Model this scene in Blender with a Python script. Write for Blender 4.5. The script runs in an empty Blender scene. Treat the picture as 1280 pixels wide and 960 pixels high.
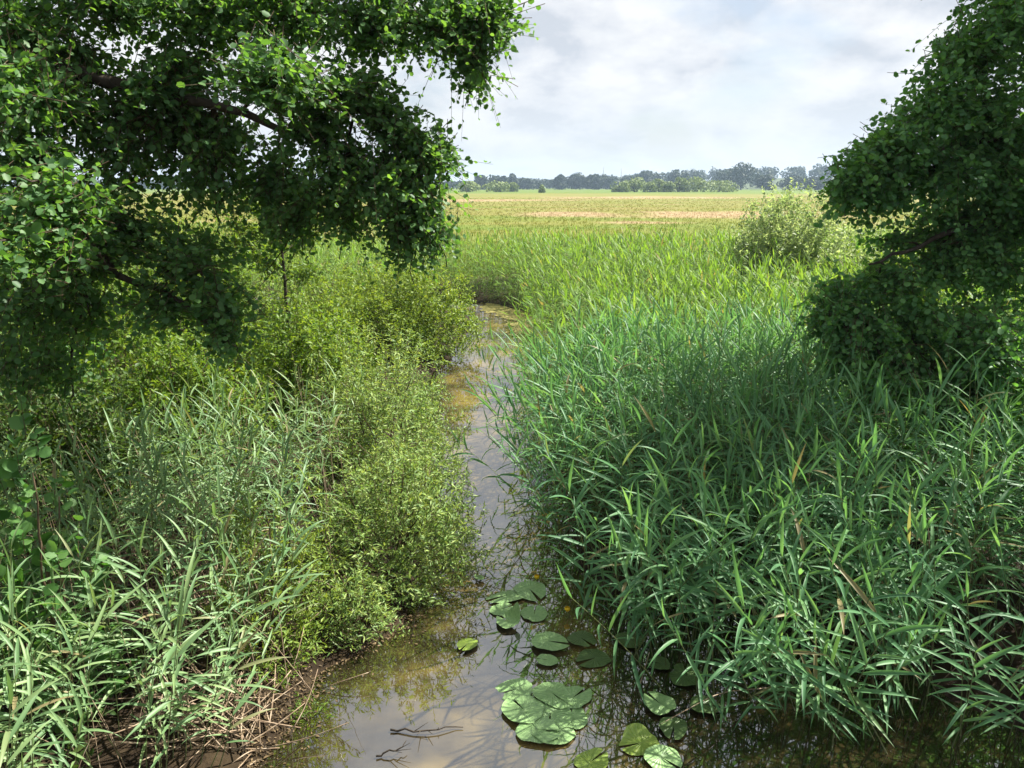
import bpy, math, random
import numpy as np
from mathutils import Vector, Matrix, Euler

rng = np.random.default_rng(11)
random.seed(11)
sc = bpy.context.scene
col = sc.collection

# ------------------------------------------------------------------ camera
CAM_H, PITCH, FPX = 4.2, math.radians(14.63), 950.0
cam_data = bpy.data.cameras.new('camera')
cam_data.sensor_width = 36.0
cam_data.lens = FPX / 1280 * 36.0
cam_data.clip_start, cam_data.clip_end = 0.05, 9000
cam = bpy.data.objects.new('camera', cam_data)
cam.location = (0, 0, CAM_H)
cam.rotation_euler = (math.radians(90) - PITCH, 0, 0)
col.objects.link(cam)
sc.camera = cam

# ------------------------------------------------------------------ sky, sun, exposure
SUN_EL, SUN_AZ = math.radians(51), math.radians(63)      # azimuth clockwise from the viewing direction (+Y)
world = bpy.data.worlds.new('World')
sc.world = world
world.use_nodes = True
wn, wl = world.node_tree.nodes, world.node_tree.links
wn.clear()


def N(nodes, kind, **kw):
    n = nodes.new(kind)
    for k, v in kw.items():
        if k.startswith('i_'):
            key = k[2:]
            n.inputs[int(key) if key.isdigit() else key.replace('_', ' ')].default_value = v
        else:
            setattr(n, k, v)
    return n


def build_world():
    out = N(wn, 'ShaderNodeOutputWorld')
    bg = N(wn, 'ShaderNodeBackground', i_Strength=0.10)
    sky = N(wn, 'ShaderNodeTexSky', sky_type='NISHITA', sun_disc=False)
    sky.sun_elevation, sky.sun_rotation = SUN_EL, SUN_AZ
    sky.air_density, sky.dust_density = 1.0, 2.0
    # broken cloud layer: the view direction is projected on a flat layer
    tc = N(wn, 'ShaderNodeTexCoord')
    sep = N(wn, 'ShaderNodeSeparateXYZ')
    wl.new(tc.outputs['Generated'], sep.inputs[0])
    zc = N(wn, 'ShaderNodeMath', operation='MAXIMUM', i_1=0.0)
    wl.new(sep.outputs['Z'], zc.inputs[0])
    za = N(wn, 'ShaderNodeMath', operation='ADD', i_1=0.42)
    wl.new(zc.outputs[0], za.inputs[0])
    dx = N(wn, 'ShaderNodeMath', operation='DIVIDE'); dy = N(wn, 'ShaderNodeMath', operation='DIVIDE')
    wl.new(sep.outputs['X'], dx.inputs[0]); wl.new(za.outputs[0], dx.inputs[1])
    wl.new(sep.outputs['Y'], dy.inputs[0]); wl.new(za.outputs[0], dy.inputs[1])
    cmb = N(wn, 'ShaderNodeCombineXYZ')
    wl.new(dx.outputs[0], cmb.inputs[0]); wl.new(dy.outputs[0], cmb.inputs[1])
    big = N(wn, 'ShaderNodeTexNoise', i_Scale=1.6, i_Detail=9.0, i_Roughness=0.56, i_Distortion=0.25)
    wl.new(cmb.outputs[0], big.inputs['Vector'])
    cover = N(wn, 'ShaderNodeValToRGB')
    cover.color_ramp.elements[0].position, cover.color_ramp.elements[1].position = 0.32, 0.50
    wl.new(big.outputs['Fac'], cover.inputs[0])
    off = N(wn, 'ShaderNodeVectorMath', operation='ADD')
    off.inputs[1].default_value = (3.7, 1.3, 0.0)
    wl.new(cmb.outputs[0], off.inputs[0])
    sh = N(wn, 'ShaderNodeTexNoise', i_Scale=5.2, i_Detail=11.0, i_Roughness=0.55, i_Distortion=0.1)
    wl.new(off.outputs[0], sh.inputs['Vector'])
    tone = N(wn, 'ShaderNodeValToRGB')
    e = tone.color_ramp.elements
    e[0].position, e[0].color = 0.38, (2.2, 2.36, 2.6, 1)
    e[1].position, e[1].color = 0.60, (3.3, 3.33, 3.36, 1)
    m = e.new(0.46); m.color = (2.7, 2.8, 2.98, 1)
    wl.new(sh.outputs['Fac'], tone.inputs[0])
    # thin air-light: clouds close towards the horizon
    hz = N(wn, 'ShaderNodeMapRange', i_1=0.0, i_2=0.16, i_3=0.8, i_4=0.0)
    hz.interpolation_type = 'SMOOTHSTEP'
    wl.new(zc.outputs[0], hz.inputs[0])
    mixh = N(wn, 'ShaderNodeMix', data_type='RGBA')
    wl.new(hz.outputs[0], mixh.inputs['Factor'])
    wl.new(tone.outputs[0], mixh.inputs['A'])
    mixh.inputs['B'].default_value = (2.8, 2.9, 3.0, 1)
    mx = N(wn, 'ShaderNodeMath', operation='MAXIMUM')
    wl.new(cover.outputs[0], mx.inputs[0]); wl.new(hz.outputs[0], mx.inputs[1])
    mix = N(wn, 'ShaderNodeMix', data_type='RGBA')
    wl.new(mx.outputs[0], mix.inputs['Factor'])
    skym = N(wn, 'ShaderNodeMix', data_type='RGBA', blend_type='MULTIPLY')
    skym.inputs['Factor'].default_value = 1.0
    skym.inputs['B'].default_value = (0.5, 0.5, 0.5, 1)
    wl.new(sky.outputs[0], skym.inputs['A'])
    wl.new(skym.outputs['Result'], mix.inputs['A'])
    wl.new(mixh.outputs['Result'], mix.inputs['B'])
    wl.new(mix.outputs['Result'], bg.inputs['Color'])
    wl.new(bg.outputs[0], out.inputs['Surface'])


build_world()
sun_data = bpy.data.lights.new('sun', 'SUN')
sun_data.energy, sun_data.angle, sun_data.color = 5.0, math.radians(0.6), (1.0, 0.95, 0.86)
sun = bpy.data.objects.new('sun', sun_data)
sdir = Vector((math.sin(SUN_AZ) * math.cos(SUN_EL), math.cos(SUN_AZ) * math.cos(SUN_EL), math.sin(SUN_EL)))
sun.rotation_euler = sdir.to_track_quat('Z', 'Y').to_euler()
sun.location = (20, 20, 40)
col.objects.link(sun)
vs = sc.view_settings
vs.view_transform, vs.look, vs.exposure, vs.gamma = 'Standard', 'None', 1.58, 1.0
vs.use_curve_mapping = False
sc.cycles.max_bounces, sc.cycles.diffuse_bounces, sc.cycles.transmission_bounces = 6, 3, 5
sc.cycles.volume_bounces = 0
sc.cycles.caustics_reflective = sc.cycles.caustics_refractive = False
sc.cycles.use_denoising = True

# ------------------------------------------------------------------ helpers
FW = np.array([0, math.cos(PITCH), -math.sin(PITCH)])
UPV = np.array([0, math.sin(PITCH), math.cos(PITCH)])
EYE = np.array([0, 0, CAM_H])


def ray(px, py):
    return FW + np.array([1.0, 0, 0]) * (px - 640) / FPX + UPV * (480 - py) / FPX


def at(px, py, d):
    """world point seen at a photograph pixel, d metres ahead"""
    r = ray(px, py)
    return EYE + r * (d / r[1])


def ground_at(px, py, z=0.0):
    r = ray(px, py)
    return EYE + r * ((z - CAM_H) / r[2])


def project(P):
    q = P - EYE
    dep = q @ FW
    return 640 + q[:, 0] / dep * FPX, 480 - (q @ UPV) / dep * FPX, dep


def unit(a):
    return a / np.maximum(np.linalg.norm(a, axis=-1, keepdims=True), 1e-9)


def mesh_np(name, V, faces, mat, smooth=True):
    """faces: list of (n,k) integer arrays"""
    me = bpy.data.meshes.new(name)
    V = np.ascontiguousarray(V, dtype=np.float32)
    me.vertices.add(len(V))
    me.vertices.foreach_set('co', V.ravel())
    faces = [np.asarray(f, dtype=np.int32) for f in faces if len(f)]
    li = np.concatenate([f.ravel() for f in faces])
    tot = np.concatenate([np.full(len(f), f.shape[1], np.int32) for f in faces])
    st = np.concatenate([[0], np.cumsum(tot)[:-1]]).astype(np.int32)
    me.loops.add(len(li))
    me.loops.foreach_set('vertex_index', li)
    me.polygons.add(len(tot))
    me.polygons.foreach_set('loop_start', st)
    me.update(calc_edges=True)
    if not smooth:
        me.polygons.foreach_set('use_smooth', np.zeros(len(tot), dtype=bool))
    if mat:
        me.materials.append(mat)
    return me


def link(name, me, parent=None, kind=None, loc=None):
    o = bpy.data.objects.new(name, me)
    col.objects.link(o)
    if parent is not None:
        o.parent = parent
    if kind:
        o['kind'] = kind
    if loc is not None:
        o.location = loc
    return o


def tag(o, label, cat=None, group=None, kind=None):
    o['label'] = label
    if cat:
        o['category'] = cat
    if group:
        o['group'] = group
    if kind:
        o['kind'] = kind
    return o


def thing(name, label, cat, loc=(0, 0, 0), group=None):
    o = bpy.data.objects.new(name, None)
    o.empty_display_size = 0.2
    col.objects.link(o)
    o.location = tuple(float(v) for v in loc)
    return tag(o, label, cat, group)


def tube(path, radii, sides=7, cap=True):
    """verts, faces of a tapered tube through path"""
    P = np.asarray(path, float)
    n = len(P)
    T = unit(np.gradient(P, axis=0))
    ref = np.array([0.31, 0.17, 0.93])
    A = unit(np.cross(T, ref)); B = np.cross(T, A)
    a = np.linspace(0, 2 * np.pi, sides, endpoint=False)
    r = np.asarray(radii, float)[:, None, None]
    V = P[:, None] + r * (np.cos(a)[None, :, None] * A[:, None] + np.sin(a)[None, :, None] * B[:, None])
    V = V.reshape(-1, 3)
    i = np.arange(n - 1)[:, None] * sides; j = np.arange(sides)[None]
    k = (j + 1) % sides
    F = np.stack([i + j, i + k, i + sides + k, i + sides + j], -1).reshape(-1, 4)
    fs = [F]
    if cap:
        fs.append(np.array([[(n - 1) * sides + q for q in range(sides)]]))
        fs.append(np.array([[q for q in range(sides)][::-1]]))
    return V, fs


def smooth_path(pts, n=10, wob=0.0):
    pts = np.asarray(pts, float)
    t = np.linspace(0, 1, len(pts)); s = np.linspace(0, 1, n)
    # catmull style: smooth the linear interpolation
    out = np.stack([np.interp(s, t, pts[:, k]) for k in range(3)], 1)
    for _ in range(2):
        out[1:-1] = 0.25 * out[:-2] + 0.5 * out[1:-1] + 0.25 * out[2:]
    if wob:
        w = rng.normal(0, wob, out.shape); w[0] = 0
        out += w
    return out


def join(parts):
    """parts: list of (V, [faces])"""
    Vs, F, off = [], {}, 0
    for V, fs in parts:
        for f in fs:
            f = np.asarray(f)
            F.setdefault(f.shape[1], []).append(f + off)
        Vs.append(V); off += len(V)
    return np.concatenate(Vs), [np.concatenate(v) for v in F.values()]


# ------------------------------------------------------------------ materials
def new_mat(name):
    m = bpy.data.materials.new(name)
    m.use_nodes = True
    m.node_tree.nodes.clear()
    return m, m.node_tree.nodes, m.node_tree.links


def ramp(nodes, stops):
    r = N(nodes, 'ShaderNodeValToRGB')
    e = r.color_ramp.elements
    e[0].position, e[0].color = stops[0][0], (*stops[0][1], 1)
    e[1].position, e[1].color = stops[-1][0], (*stops[-1][1], 1)
    for p, c in stops[1:-1]:
        k = e.new(p); k.color = (*c, 1)
    return r


def leaf_mat(name, stops, trans, trans_amt=0.35, rough=0.45, spec=0.4, patch_scale=0.6, back=None, dead=0.0):
    """leaf: coloured per leaf, drifting over metres, letting light through"""
    m, n, l = new_mat(name)
    out = N(n, 'ShaderNodeOutputMaterial')
    geo = N(n, 'ShaderNodeNewGeometry'); oi = N(n, 'ShaderNodeObjectInfo')
    noise = N(n, 'ShaderNodeTexNoise', i_Scale=patch_scale, i_Detail=3.0)
    l.new(geo.outputs['Position'], noise.inputs['Vector'])
    a = N(n, 'ShaderNodeMath', operation='ADD'); l.new(geo.outputs['Random Per Island'], a.inputs[0]); l.new(oi.outputs['Random'], a.inputs[1])
    f = N(n, 'ShaderNodeMath', operation='FRACT'); l.new(a.outputs[0], f.inputs[0])
    mx = N(n, 'ShaderNodeMix', data_type='FLOAT'); mx.inputs['Factor'].default_value = 0.45
    l.new(f.outputs[0], mx.inputs[2]); l.new(noise.outputs['Fac'], mx.inputs[3])
    rp = ramp(n, stops); l.new(mx.outputs[0], rp.inputs[0])
    colour = rp.outputs[0]
    if dead:
        h1 = N(n, 'ShaderNodeMath', operation='MULTIPLY', i_1=37.7); l.new(f.outputs[0], h1.inputs[0])
        h2 = N(n, 'ShaderNodeMath', operation='FRACT'); l.new(h1.outputs[0], h2.inputs[0])
        h3 = N(n, 'ShaderNodeMapRange', i_1=1 - dead, i_2=1 - dead * .5, i_3=0.0, i_4=0.9); l.new(h2.outputs[0], h3.inputs[0])
        dm = N(n, 'ShaderNodeMix', data_type='RGBA'); l.new(h3.outputs[0], dm.inputs['Factor']); l.new(colour, dm.inputs['A']); dm.inputs['B'].default_value = (0.25, 0.205, 0.10, 1)
        colour = dm.outputs['Result']
    if back:
        bk = N(n, 'ShaderNodeMix', data_type='RGBA'); l.new(geo.outputs['Backfacing'], bk.inputs['Factor'])
        l.new(colour, bk.inputs['A']); bk.inputs['B'].default_value = (*back, 1)
        colour = bk.outputs['Result']
    p = N(n, 'ShaderNodeBsdfPrincipled', i_Roughness=rough)
    p.inputs['Specular IOR Level'].default_value = spec
    l.new(colour, p.inputs['Base Color'])
    t = N(n, 'ShaderNodeBsdfTranslucent')
    tm = N(n, 'ShaderNodeMix', data_type='RGBA', blend_type='MULTIPLY'); tm.inputs['Factor'].default_value = 1.0
    l.new(colour if dead else rp.outputs[0], tm.inputs['A']); tm.inputs['B'].default_value = (*trans, 1)
    l.new(tm.outputs['Result'], t.inputs['Color'])
    mixs = N(n, 'ShaderNodeMixShader', i_0=trans_amt)
    l.new(p.outputs[0], mixs.inputs[1]); l.new(t.outputs[0], mixs.inputs[2])
    l.new(mixs.outputs[0], out.inputs['Surface'])
    return m


def plain_mat(name, stops, scale=8.0, rough=0.85, spec=0.2, bump=0.0, detail=6.0, stretch=(1, 1, 1)):
    m, n, l = new_mat(name)
    out = N(n, 'ShaderNodeOutputMaterial')
    geo = N(n, 'ShaderNodeNewGeometry')
    mp = N(n, 'ShaderNodeMapping'); mp.inputs['Scale'].default_value = stretch
    l.new(geo.outputs['Position'], mp.inputs[0])
    noise = N(n, 'ShaderNodeTexNoise', i_Scale=scale, i_Detail=detail, i_Roughness=0.62)
    l.new(mp.outputs[0], noise.inputs['Vector'])
    rp = ramp(n, stops); l.new(noise.outputs['Fac'], rp.inputs[0])
    p = N(n, 'ShaderNodeBsdfPrincipled', i_Roughness=rough)
    p.inputs['Specular IOR Level'].default_value = spec
    l.new(rp.outputs[0], p.inputs['Base Color'])
    if bump:
        b = N(n, 'ShaderNodeBump', i_Strength=bump, i_Distance=0.03)
        l.new(noise.outputs['Fac'], b.inputs['Height']); l.new(b.outputs[0], p.inputs['Normal'])
    l.new(p.outputs[0], out.inputs['Surface'])
    return m


TR = (1.9, 1.75, 0.75)
M_REED = leaf_mat('reed_leaf', [(0.15, (0.057, 0.155, 0.069)), (0.5, (0.094, 0.228, 0.093)), (0.85, (0.164, 0.319, 0.122))], (1.7, 1.6, 0.8), 0.38, 0.5, 0.38, dead=.03)
M_REED_L = leaf_mat('reed_leaf_sunlit_pale', [(0.15, (0.084, 0.175, 0.070)), (0.5, (0.140, 0.245, 0.098)), (0.85, (0.224, 0.322, 0.126))], (1.6, 1.5, 0.8), 0.34, 0.48, 0.45, dead=.04)  # left bank reeds: sunlit paleness put into the leaf colour
M_REED_F = leaf_mat('reed_leaf_sunny', [(0.15, (0.080, 0.165, 0.032)), (0.5, (0.134, 0.251, 0.044)), (0.85, (0.220, 0.337, 0.068))], (1.6, 1.5, 0.7), 0.42, 0.55, 0.25, patch_scale=0.25, dead=.03)  # farther reeds: sunlit yellow-green put into the leaf colour
M_STEM = plain_mat('reed_stem', [(0.3, (0.07, 0.11, 0.035)), (0.7, (0.16, 0.17, 0.07))], 20.0, 0.6)
M_STRAW = plain_mat('dead_straw', [(0.3, (0.12, 0.08, 0.05)), (0.5, (0.24, 0.175, 0.115)), (0.7, (0.42, 0.35, 0.26))], 9.0, 0.8, 0.2)
M_PLUME = plain_mat('reed_plume', [(0.3, (0.16, 0.10, 0.06)), (0.7, (0.32, 0.24, 0.16))], 30.0, 0.9)
M_ALDER = leaf_mat('alder_leaf', [(0.15, (0.038, 0.100, 0.034)), (0.5, (0.072, 0.163, 0.052)), (0.85, (0.126, 0.240, 0.071))], (2.1, 2.0, 0.6), 0.42, 0.52, 0.32, patch_scale=1.1)
M_ALDER_R = leaf_mat('alder_leaf_deep', [(0.15, (0.041, 0.118, 0.045)), (0.5, (0.081, 0.198, 0.063)), (0.85, (0.139, 0.289, 0.080))], (1.9, 1.9, 0.6), 0.40, 0.52, 0.32, patch_scale=0.9)
M_YOUNG = leaf_mat('young_alder_leaf', [(0.15, (0.040, 0.115, 0.023)), (0.5, (0.069, 0.172, 0.040)), (0.85, (0.127, 0.241, 0.069))], (1.7, 1.7, 0.7), 0.36, 0.52, 0.32)
M_WILLOW = leaf_mat('willow_leaf', [(0.15, (0.110, 0.213, 0.059)), (0.5, (0.199, 0.315, 0.084)), (0.85, (0.367, 0.447, 0.135))], (1.5, 1.4, 0.7), 0.36, 0.5, 0.35, patch_scale=1.3, back=(0.15, 0.19, 0.09))
M_WILLOW_Y = leaf_mat('willow_leaf_yellow', [(0.15, (0.084, 0.163, 0.025)), (0.5, (0.162, 0.256, 0.038)), (0.85, (0.267, 0.355, 0.068))], (1.5, 1.35, 0.6), 0.38, 0.5, 0.3, patch_scale=0.9)
M_SALLOW = leaf_mat('sallow_leaf', [(0.15, (0.122, 0.192, 0.077)), (0.5, (0.241, 0.321, 0.146)), (0.85, (0.430, 0.494, 0.276))], (1.5, 1.5, 0.9), 0.45, 0.5, 0.3, patch_scale=1.0)
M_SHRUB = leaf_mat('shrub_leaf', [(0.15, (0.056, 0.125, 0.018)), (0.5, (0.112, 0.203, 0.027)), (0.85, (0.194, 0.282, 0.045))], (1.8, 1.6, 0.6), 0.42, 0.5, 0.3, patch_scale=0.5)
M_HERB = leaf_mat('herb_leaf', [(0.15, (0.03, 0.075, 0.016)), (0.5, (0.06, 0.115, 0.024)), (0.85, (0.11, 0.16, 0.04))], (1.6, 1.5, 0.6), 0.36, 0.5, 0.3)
M_FARTREE = leaf_mat('far_tree_leaf', [(0.15, (0.014, 0.029, 0.010)), (0.5, (0.023, 0.042, 0.014)), (0.85, (0.034, 0.058, 0.018))], (1.2, 1.2, 0.7), 0.2, 0.6, 0.2, patch_scale=0.08)
M_FARBUSH = leaf_mat('far_bush_leaf', [(0.15, (0.116, 0.167, 0.051)), (0.5, (0.181, 0.239, 0.072)), (0.85, (0.261, 0.312, 0.109))], (1.2, 1.2, 0.7), 0.2, 0.6, 0.2, patch_scale=0.1)
M_BARK = plain_mat('alder_bark', [(0.3, (0.022, 0.017, 0.012)), (0.55, (0.05, 0.04, 0.03)), (0.75, (0.095, 0.08, 0.06))], 14.0, 0.9, 0.2, 0.6, stretch=(1, 1, 0.4))
M_TWIG = plain_mat('twig_bark', [(0.3, (0.05, 0.035, 0.02)), (0.7, (0.12, 0.085, 0.05))], 25.0, 0.8)
M_METAL = plain_mat('grey_steel', [(0.3, (0.30, 0.31, 0.32)), (0.7, (0.42, 0.43, 0.44))], 1.0, 0.5, 0.5)
M_FLOWER = plain_mat('yellow_petal', [(0.3, (0.72, 0.44, 0.01)), (0.7, (0.85, 0.58, 0.02))], 30.0, 0.5, 0.4)


def meadow_colour(n, l):
    """grass colours of the meadow by place: green near the reeds, tawny further out, patches of rust-pink grass in flower"""
    geo = N(n, 'ShaderNodeNewGeometry')
    sep = N(n, 'ShaderNodeSeparateXYZ'); l.new(geo.outputs['Position'], sep.inputs[0])
    mp = N(n, 'ShaderNodeMapping'); mp.inputs['Scale'].default_value = (0.022, 0.06, 0.0)
    l.new(geo.outputs['Position'], mp.inputs[0])
    n1 = N(n, 'ShaderNodeTexNoise', i_Scale=1.0, i_Detail=7.0, i_Roughness=0.62); l.new(mp.outputs[0], n1.inputs['Vector'])
    base = ramp(n, [(0.30, (0.135, 0.20, 0.027)), (0.5, (0.205, 0.215, 0.042)), (0.72, (0.27, 0.225, 0.075))])
    mr = N(n, 'ShaderNodeMapRange', i_1=36.0, i_2=120.0, i_3=-0.15, i_4=0.06); l.new(sep.outputs['Y'], mr.inputs[0])
    ad = N(n, 'ShaderNodeMath', operation='ADD'); l.new(n1.outputs['Fac'], ad.inputs[0]); l.new(mr.outputs[0], ad.inputs[1])
    fg = N(n, 'ShaderNodeMapRange', i_1=340.0, i_2=430.0, i_3=0.0, i_4=-0.3); l.new(sep.outputs['Y'], fg.inputs[0])
    ad2 = N(n, 'ShaderNodeMath', operation='ADD'); l.new(ad.outputs[0], ad2.inputs[0]); l.new(fg.outputs[0], ad2.inputs[1])
    l.new(ad2.outputs[0], base.inputs[0])
    # patches
    mp2 = N(n, 'ShaderNodeMapping'); mp2.inputs['Scale'].default_value = (0.05, 0.06, 0.0); mp2.inputs['Location'].default_value = (4.0, 9.0, 0)
    l.new(geo.outputs['Position'], mp2.inputs[0])
    n2 = N(n, 'ShaderNodeTexNoise', i_Scale=1.0, i_Detail=8.0, i_Roughness=0.65); l.new(mp2.outputs[0], n2.inputs['Vector'])
    total = None
    for (x0, y0, rx, ry) in ((8, 104, 8, 9), (29, 105, 13, 13), (21, 103, 5, 6), (13, 80, 5, 3), (-14, 210, 30, 16), (48, 260, 40, 22)):
        mpp = N(n, 'ShaderNodeMapping', vector_type='TEXTURE')
        mpp.inputs['Location'].default_value = (x0, y0, 0); mpp.inputs['Scale'].default_value = (rx, ry, 1e6)
        l.new(geo.outputs['Position'], mpp.inputs[0])
        ln = N(n, 'ShaderNodeVectorMath', operation='LENGTH'); l.new(mpp.outputs[0], ln.inputs[0])
        r = N(n, 'ShaderNodeMapRange', i_1=0.2, i_2=1.5, i_3=0.34, i_4=0.0); l.new(ln.outputs['Value'], r.inputs[0])
        if total is None:
            total = r.outputs[0]
        else:
            a = N(n, 'ShaderNodeMath', operation='MAXIMUM'); l.new(total, a.inputs[0]); l.new(r.outputs[0], a.inputs[1]); total = a.outputs[0]
    a2 = N(n, 'ShaderNodeMath', operation='ADD'); l.new(total, a2.inputs[0]); l.new(n2.outputs['Fac'], a2.inputs[1])
    pm = N(n, 'ShaderNodeMapRange', i_1=0.58, i_2=0.74, i_3=0.0, i_4=0.9); l.new(a2.outputs[0], pm.inputs[0])
    mix = N(n, 'ShaderNodeMix', data_type='RGBA'); l.new(pm.outputs[0], mix.inputs['Factor'])
    l.new(base.outputs[0], mix.inputs['A']); mix.inputs['B'].default_value = (0.40, 0.285, 0.17, 1)
    return mix.outputs['Result'], geo, sep


def make_ground_mat():
    m, n, l = new_mat('ground')
    out = N(n, 'ShaderNodeOutputMaterial')
    meadow, geo, sep = meadow_colour(n, l)
    nz = N(n, 'ShaderNodeTexNoise', i_Scale=3.0, i_Detail=8.0, i_Roughness=0.7); l.new(geo.outputs['Position'], nz.inputs['Vector'])
    mud = ramp(n, [(0.3, (0.010, 0.007, 0.004)), (0.5, (0.024, 0.016, 0.009)), (0.7, (0.048, 0.034, 0.018))])
    l.new(nz.outputs['Fac'], mud.inputs[0])
    f = N(n, 'ShaderNodeMapRange', i_1=30.0, i_2=44.0, i_3=0.0, i_4=1.0); l.new(sep.outputs['Y'], f.inputs[0])
    mix = N(n, 'ShaderNodeMix', data_type='RGBA'); l.new(f.outputs[0], mix.inputs['Factor'])
    shaded_sod = N(n, 'ShaderNodeMix', data_type='RGBA', blend_type='MULTIPLY'); shaded_sod.inputs['Factor'].default_value = 1.0  # even darkening painted in for missing shade between grass blades
    l.new(meadow, shaded_sod.inputs['A']); shaded_sod.inputs['B'].default_value = (.66, .68, .62, 1)
    l.new(mud.outputs[0], mix.inputs['A']); l.new(shaded_sod.outputs['Result'], mix.inputs['B'])
    p = N(n, 'ShaderNodeBsdfPrincipled', i_Roughness=0.9); p.inputs['Specular IOR Level'].default_value = 0.15
    l.new(mix.outputs['Result'], p.inputs['Base Color'])
    b = N(n, 'ShaderNodeBump', i_Strength=0.8, i_Distance=0.08); l.new(nz.outputs['Fac'], b.inputs['Height']); l.new(b.outputs[0], p.inputs['Normal'])
    l.new(p.outputs[0], out.inputs['Surface'])
    return m


def make_grass_mat():
    m, n, l = new_mat('meadow_grass')
    out = N(n, 'ShaderNodeOutputMaterial')
    meadow, geo, sep = meadow_colour(n, l)
    hv = N(n, 'ShaderNodeHueSaturation')
    mr = N(n, 'ShaderNodeMapRange', i_1=0.0, i_2=1.0, i_3=0.92, i_4=1.06); l.new(geo.outputs['Random Per Island'], mr.inputs[0])
    l.new(mr.outputs[0], hv.inputs['Value']); l.new(meadow, hv.inputs['Color'])
    d = N(n, 'ShaderNodeBsdfDiffuse'); t = N(n, 'ShaderNodeBsdfTranslucent')
    l.new(hv.outputs[0], d.inputs['Color']); l.new(hv.outputs[0], t.inputs['Color'])
    ms = N(n, 'ShaderNodeMixShader', i_0=0.45); l.new(d.outputs[0], ms.inputs[1]); l.new(t.outputs[0], ms.inputs[2])
    l.new(ms.outputs[0], out.inputs['Surface'])
    return m


def make_water_mat():
    """murky brown stream water: suspended silt below a smooth, faintly rippled surface"""
    m, n, l = new_mat('stream_water')
    out = N(n, 'ShaderNodeOutputMaterial')
    geo = N(n, 'ShaderNodeNewGeometry')
    nz = N(n, 'ShaderNodeTexNoise', i_Scale=0.9, i_Detail=5.0, i_Roughness=0.55, i_Distortion=0.6); l.new(geo.outputs['Position'], nz.inputs['Vector'])
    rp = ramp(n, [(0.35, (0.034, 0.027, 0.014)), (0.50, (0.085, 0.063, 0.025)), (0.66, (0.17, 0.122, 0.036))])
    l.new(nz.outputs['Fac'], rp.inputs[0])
    dp = N(n, 'ShaderNodeAttribute', attribute_name='depth')          # metres of water; shallows coloured dark as mud and as painted reed shade
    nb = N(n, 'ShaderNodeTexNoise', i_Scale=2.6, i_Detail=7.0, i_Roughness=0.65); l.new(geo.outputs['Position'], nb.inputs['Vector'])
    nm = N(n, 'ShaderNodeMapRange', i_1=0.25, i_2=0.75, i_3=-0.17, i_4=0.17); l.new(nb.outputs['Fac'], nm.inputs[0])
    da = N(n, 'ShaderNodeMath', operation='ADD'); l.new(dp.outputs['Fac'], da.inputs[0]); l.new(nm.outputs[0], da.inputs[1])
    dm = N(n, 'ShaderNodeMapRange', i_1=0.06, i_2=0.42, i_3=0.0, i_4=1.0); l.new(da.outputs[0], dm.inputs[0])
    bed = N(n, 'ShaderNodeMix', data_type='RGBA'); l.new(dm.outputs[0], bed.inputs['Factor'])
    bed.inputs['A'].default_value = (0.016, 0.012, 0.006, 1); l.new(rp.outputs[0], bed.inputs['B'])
    d = N(n, 'ShaderNodeBsdfDiffuse'); l.new(bed.outputs['Result'], d.inputs['Color'])
    rip = N(n, 'ShaderNodeTexNoise', i_Scale=5.0, i_Detail=2.0); l.new(geo.outputs['Position'], rip.inputs['Vector'])
    b = N(n, 'ShaderNodeBump', i_Strength=0.025, i_Distance=0.03); l.new(rip.outputs['Fac'], b.inputs['Height'])
    g = N(n, 'ShaderNodeBsdfGlossy', i_Roughness=0.02); g.inputs['Color'].default_value = (0.95, 0.97, 1, 1)
    l.new(b.outputs[0], g.inputs['Normal'])
    fr = N(n, 'ShaderNodeFresnel', i_IOR=3.2); l.new(b.outputs[0], fr.inputs['Normal'])
    ms = N(n, 'ShaderNodeMixShader'); l.new(fr.outputs[0], ms.inputs[0]); l.new(d.outputs[0], ms.inputs[1]); l.new(g.outputs[0], ms.inputs[2])
    l.new(ms.outputs[0], out.inputs['Surface'])
    return m


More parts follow.
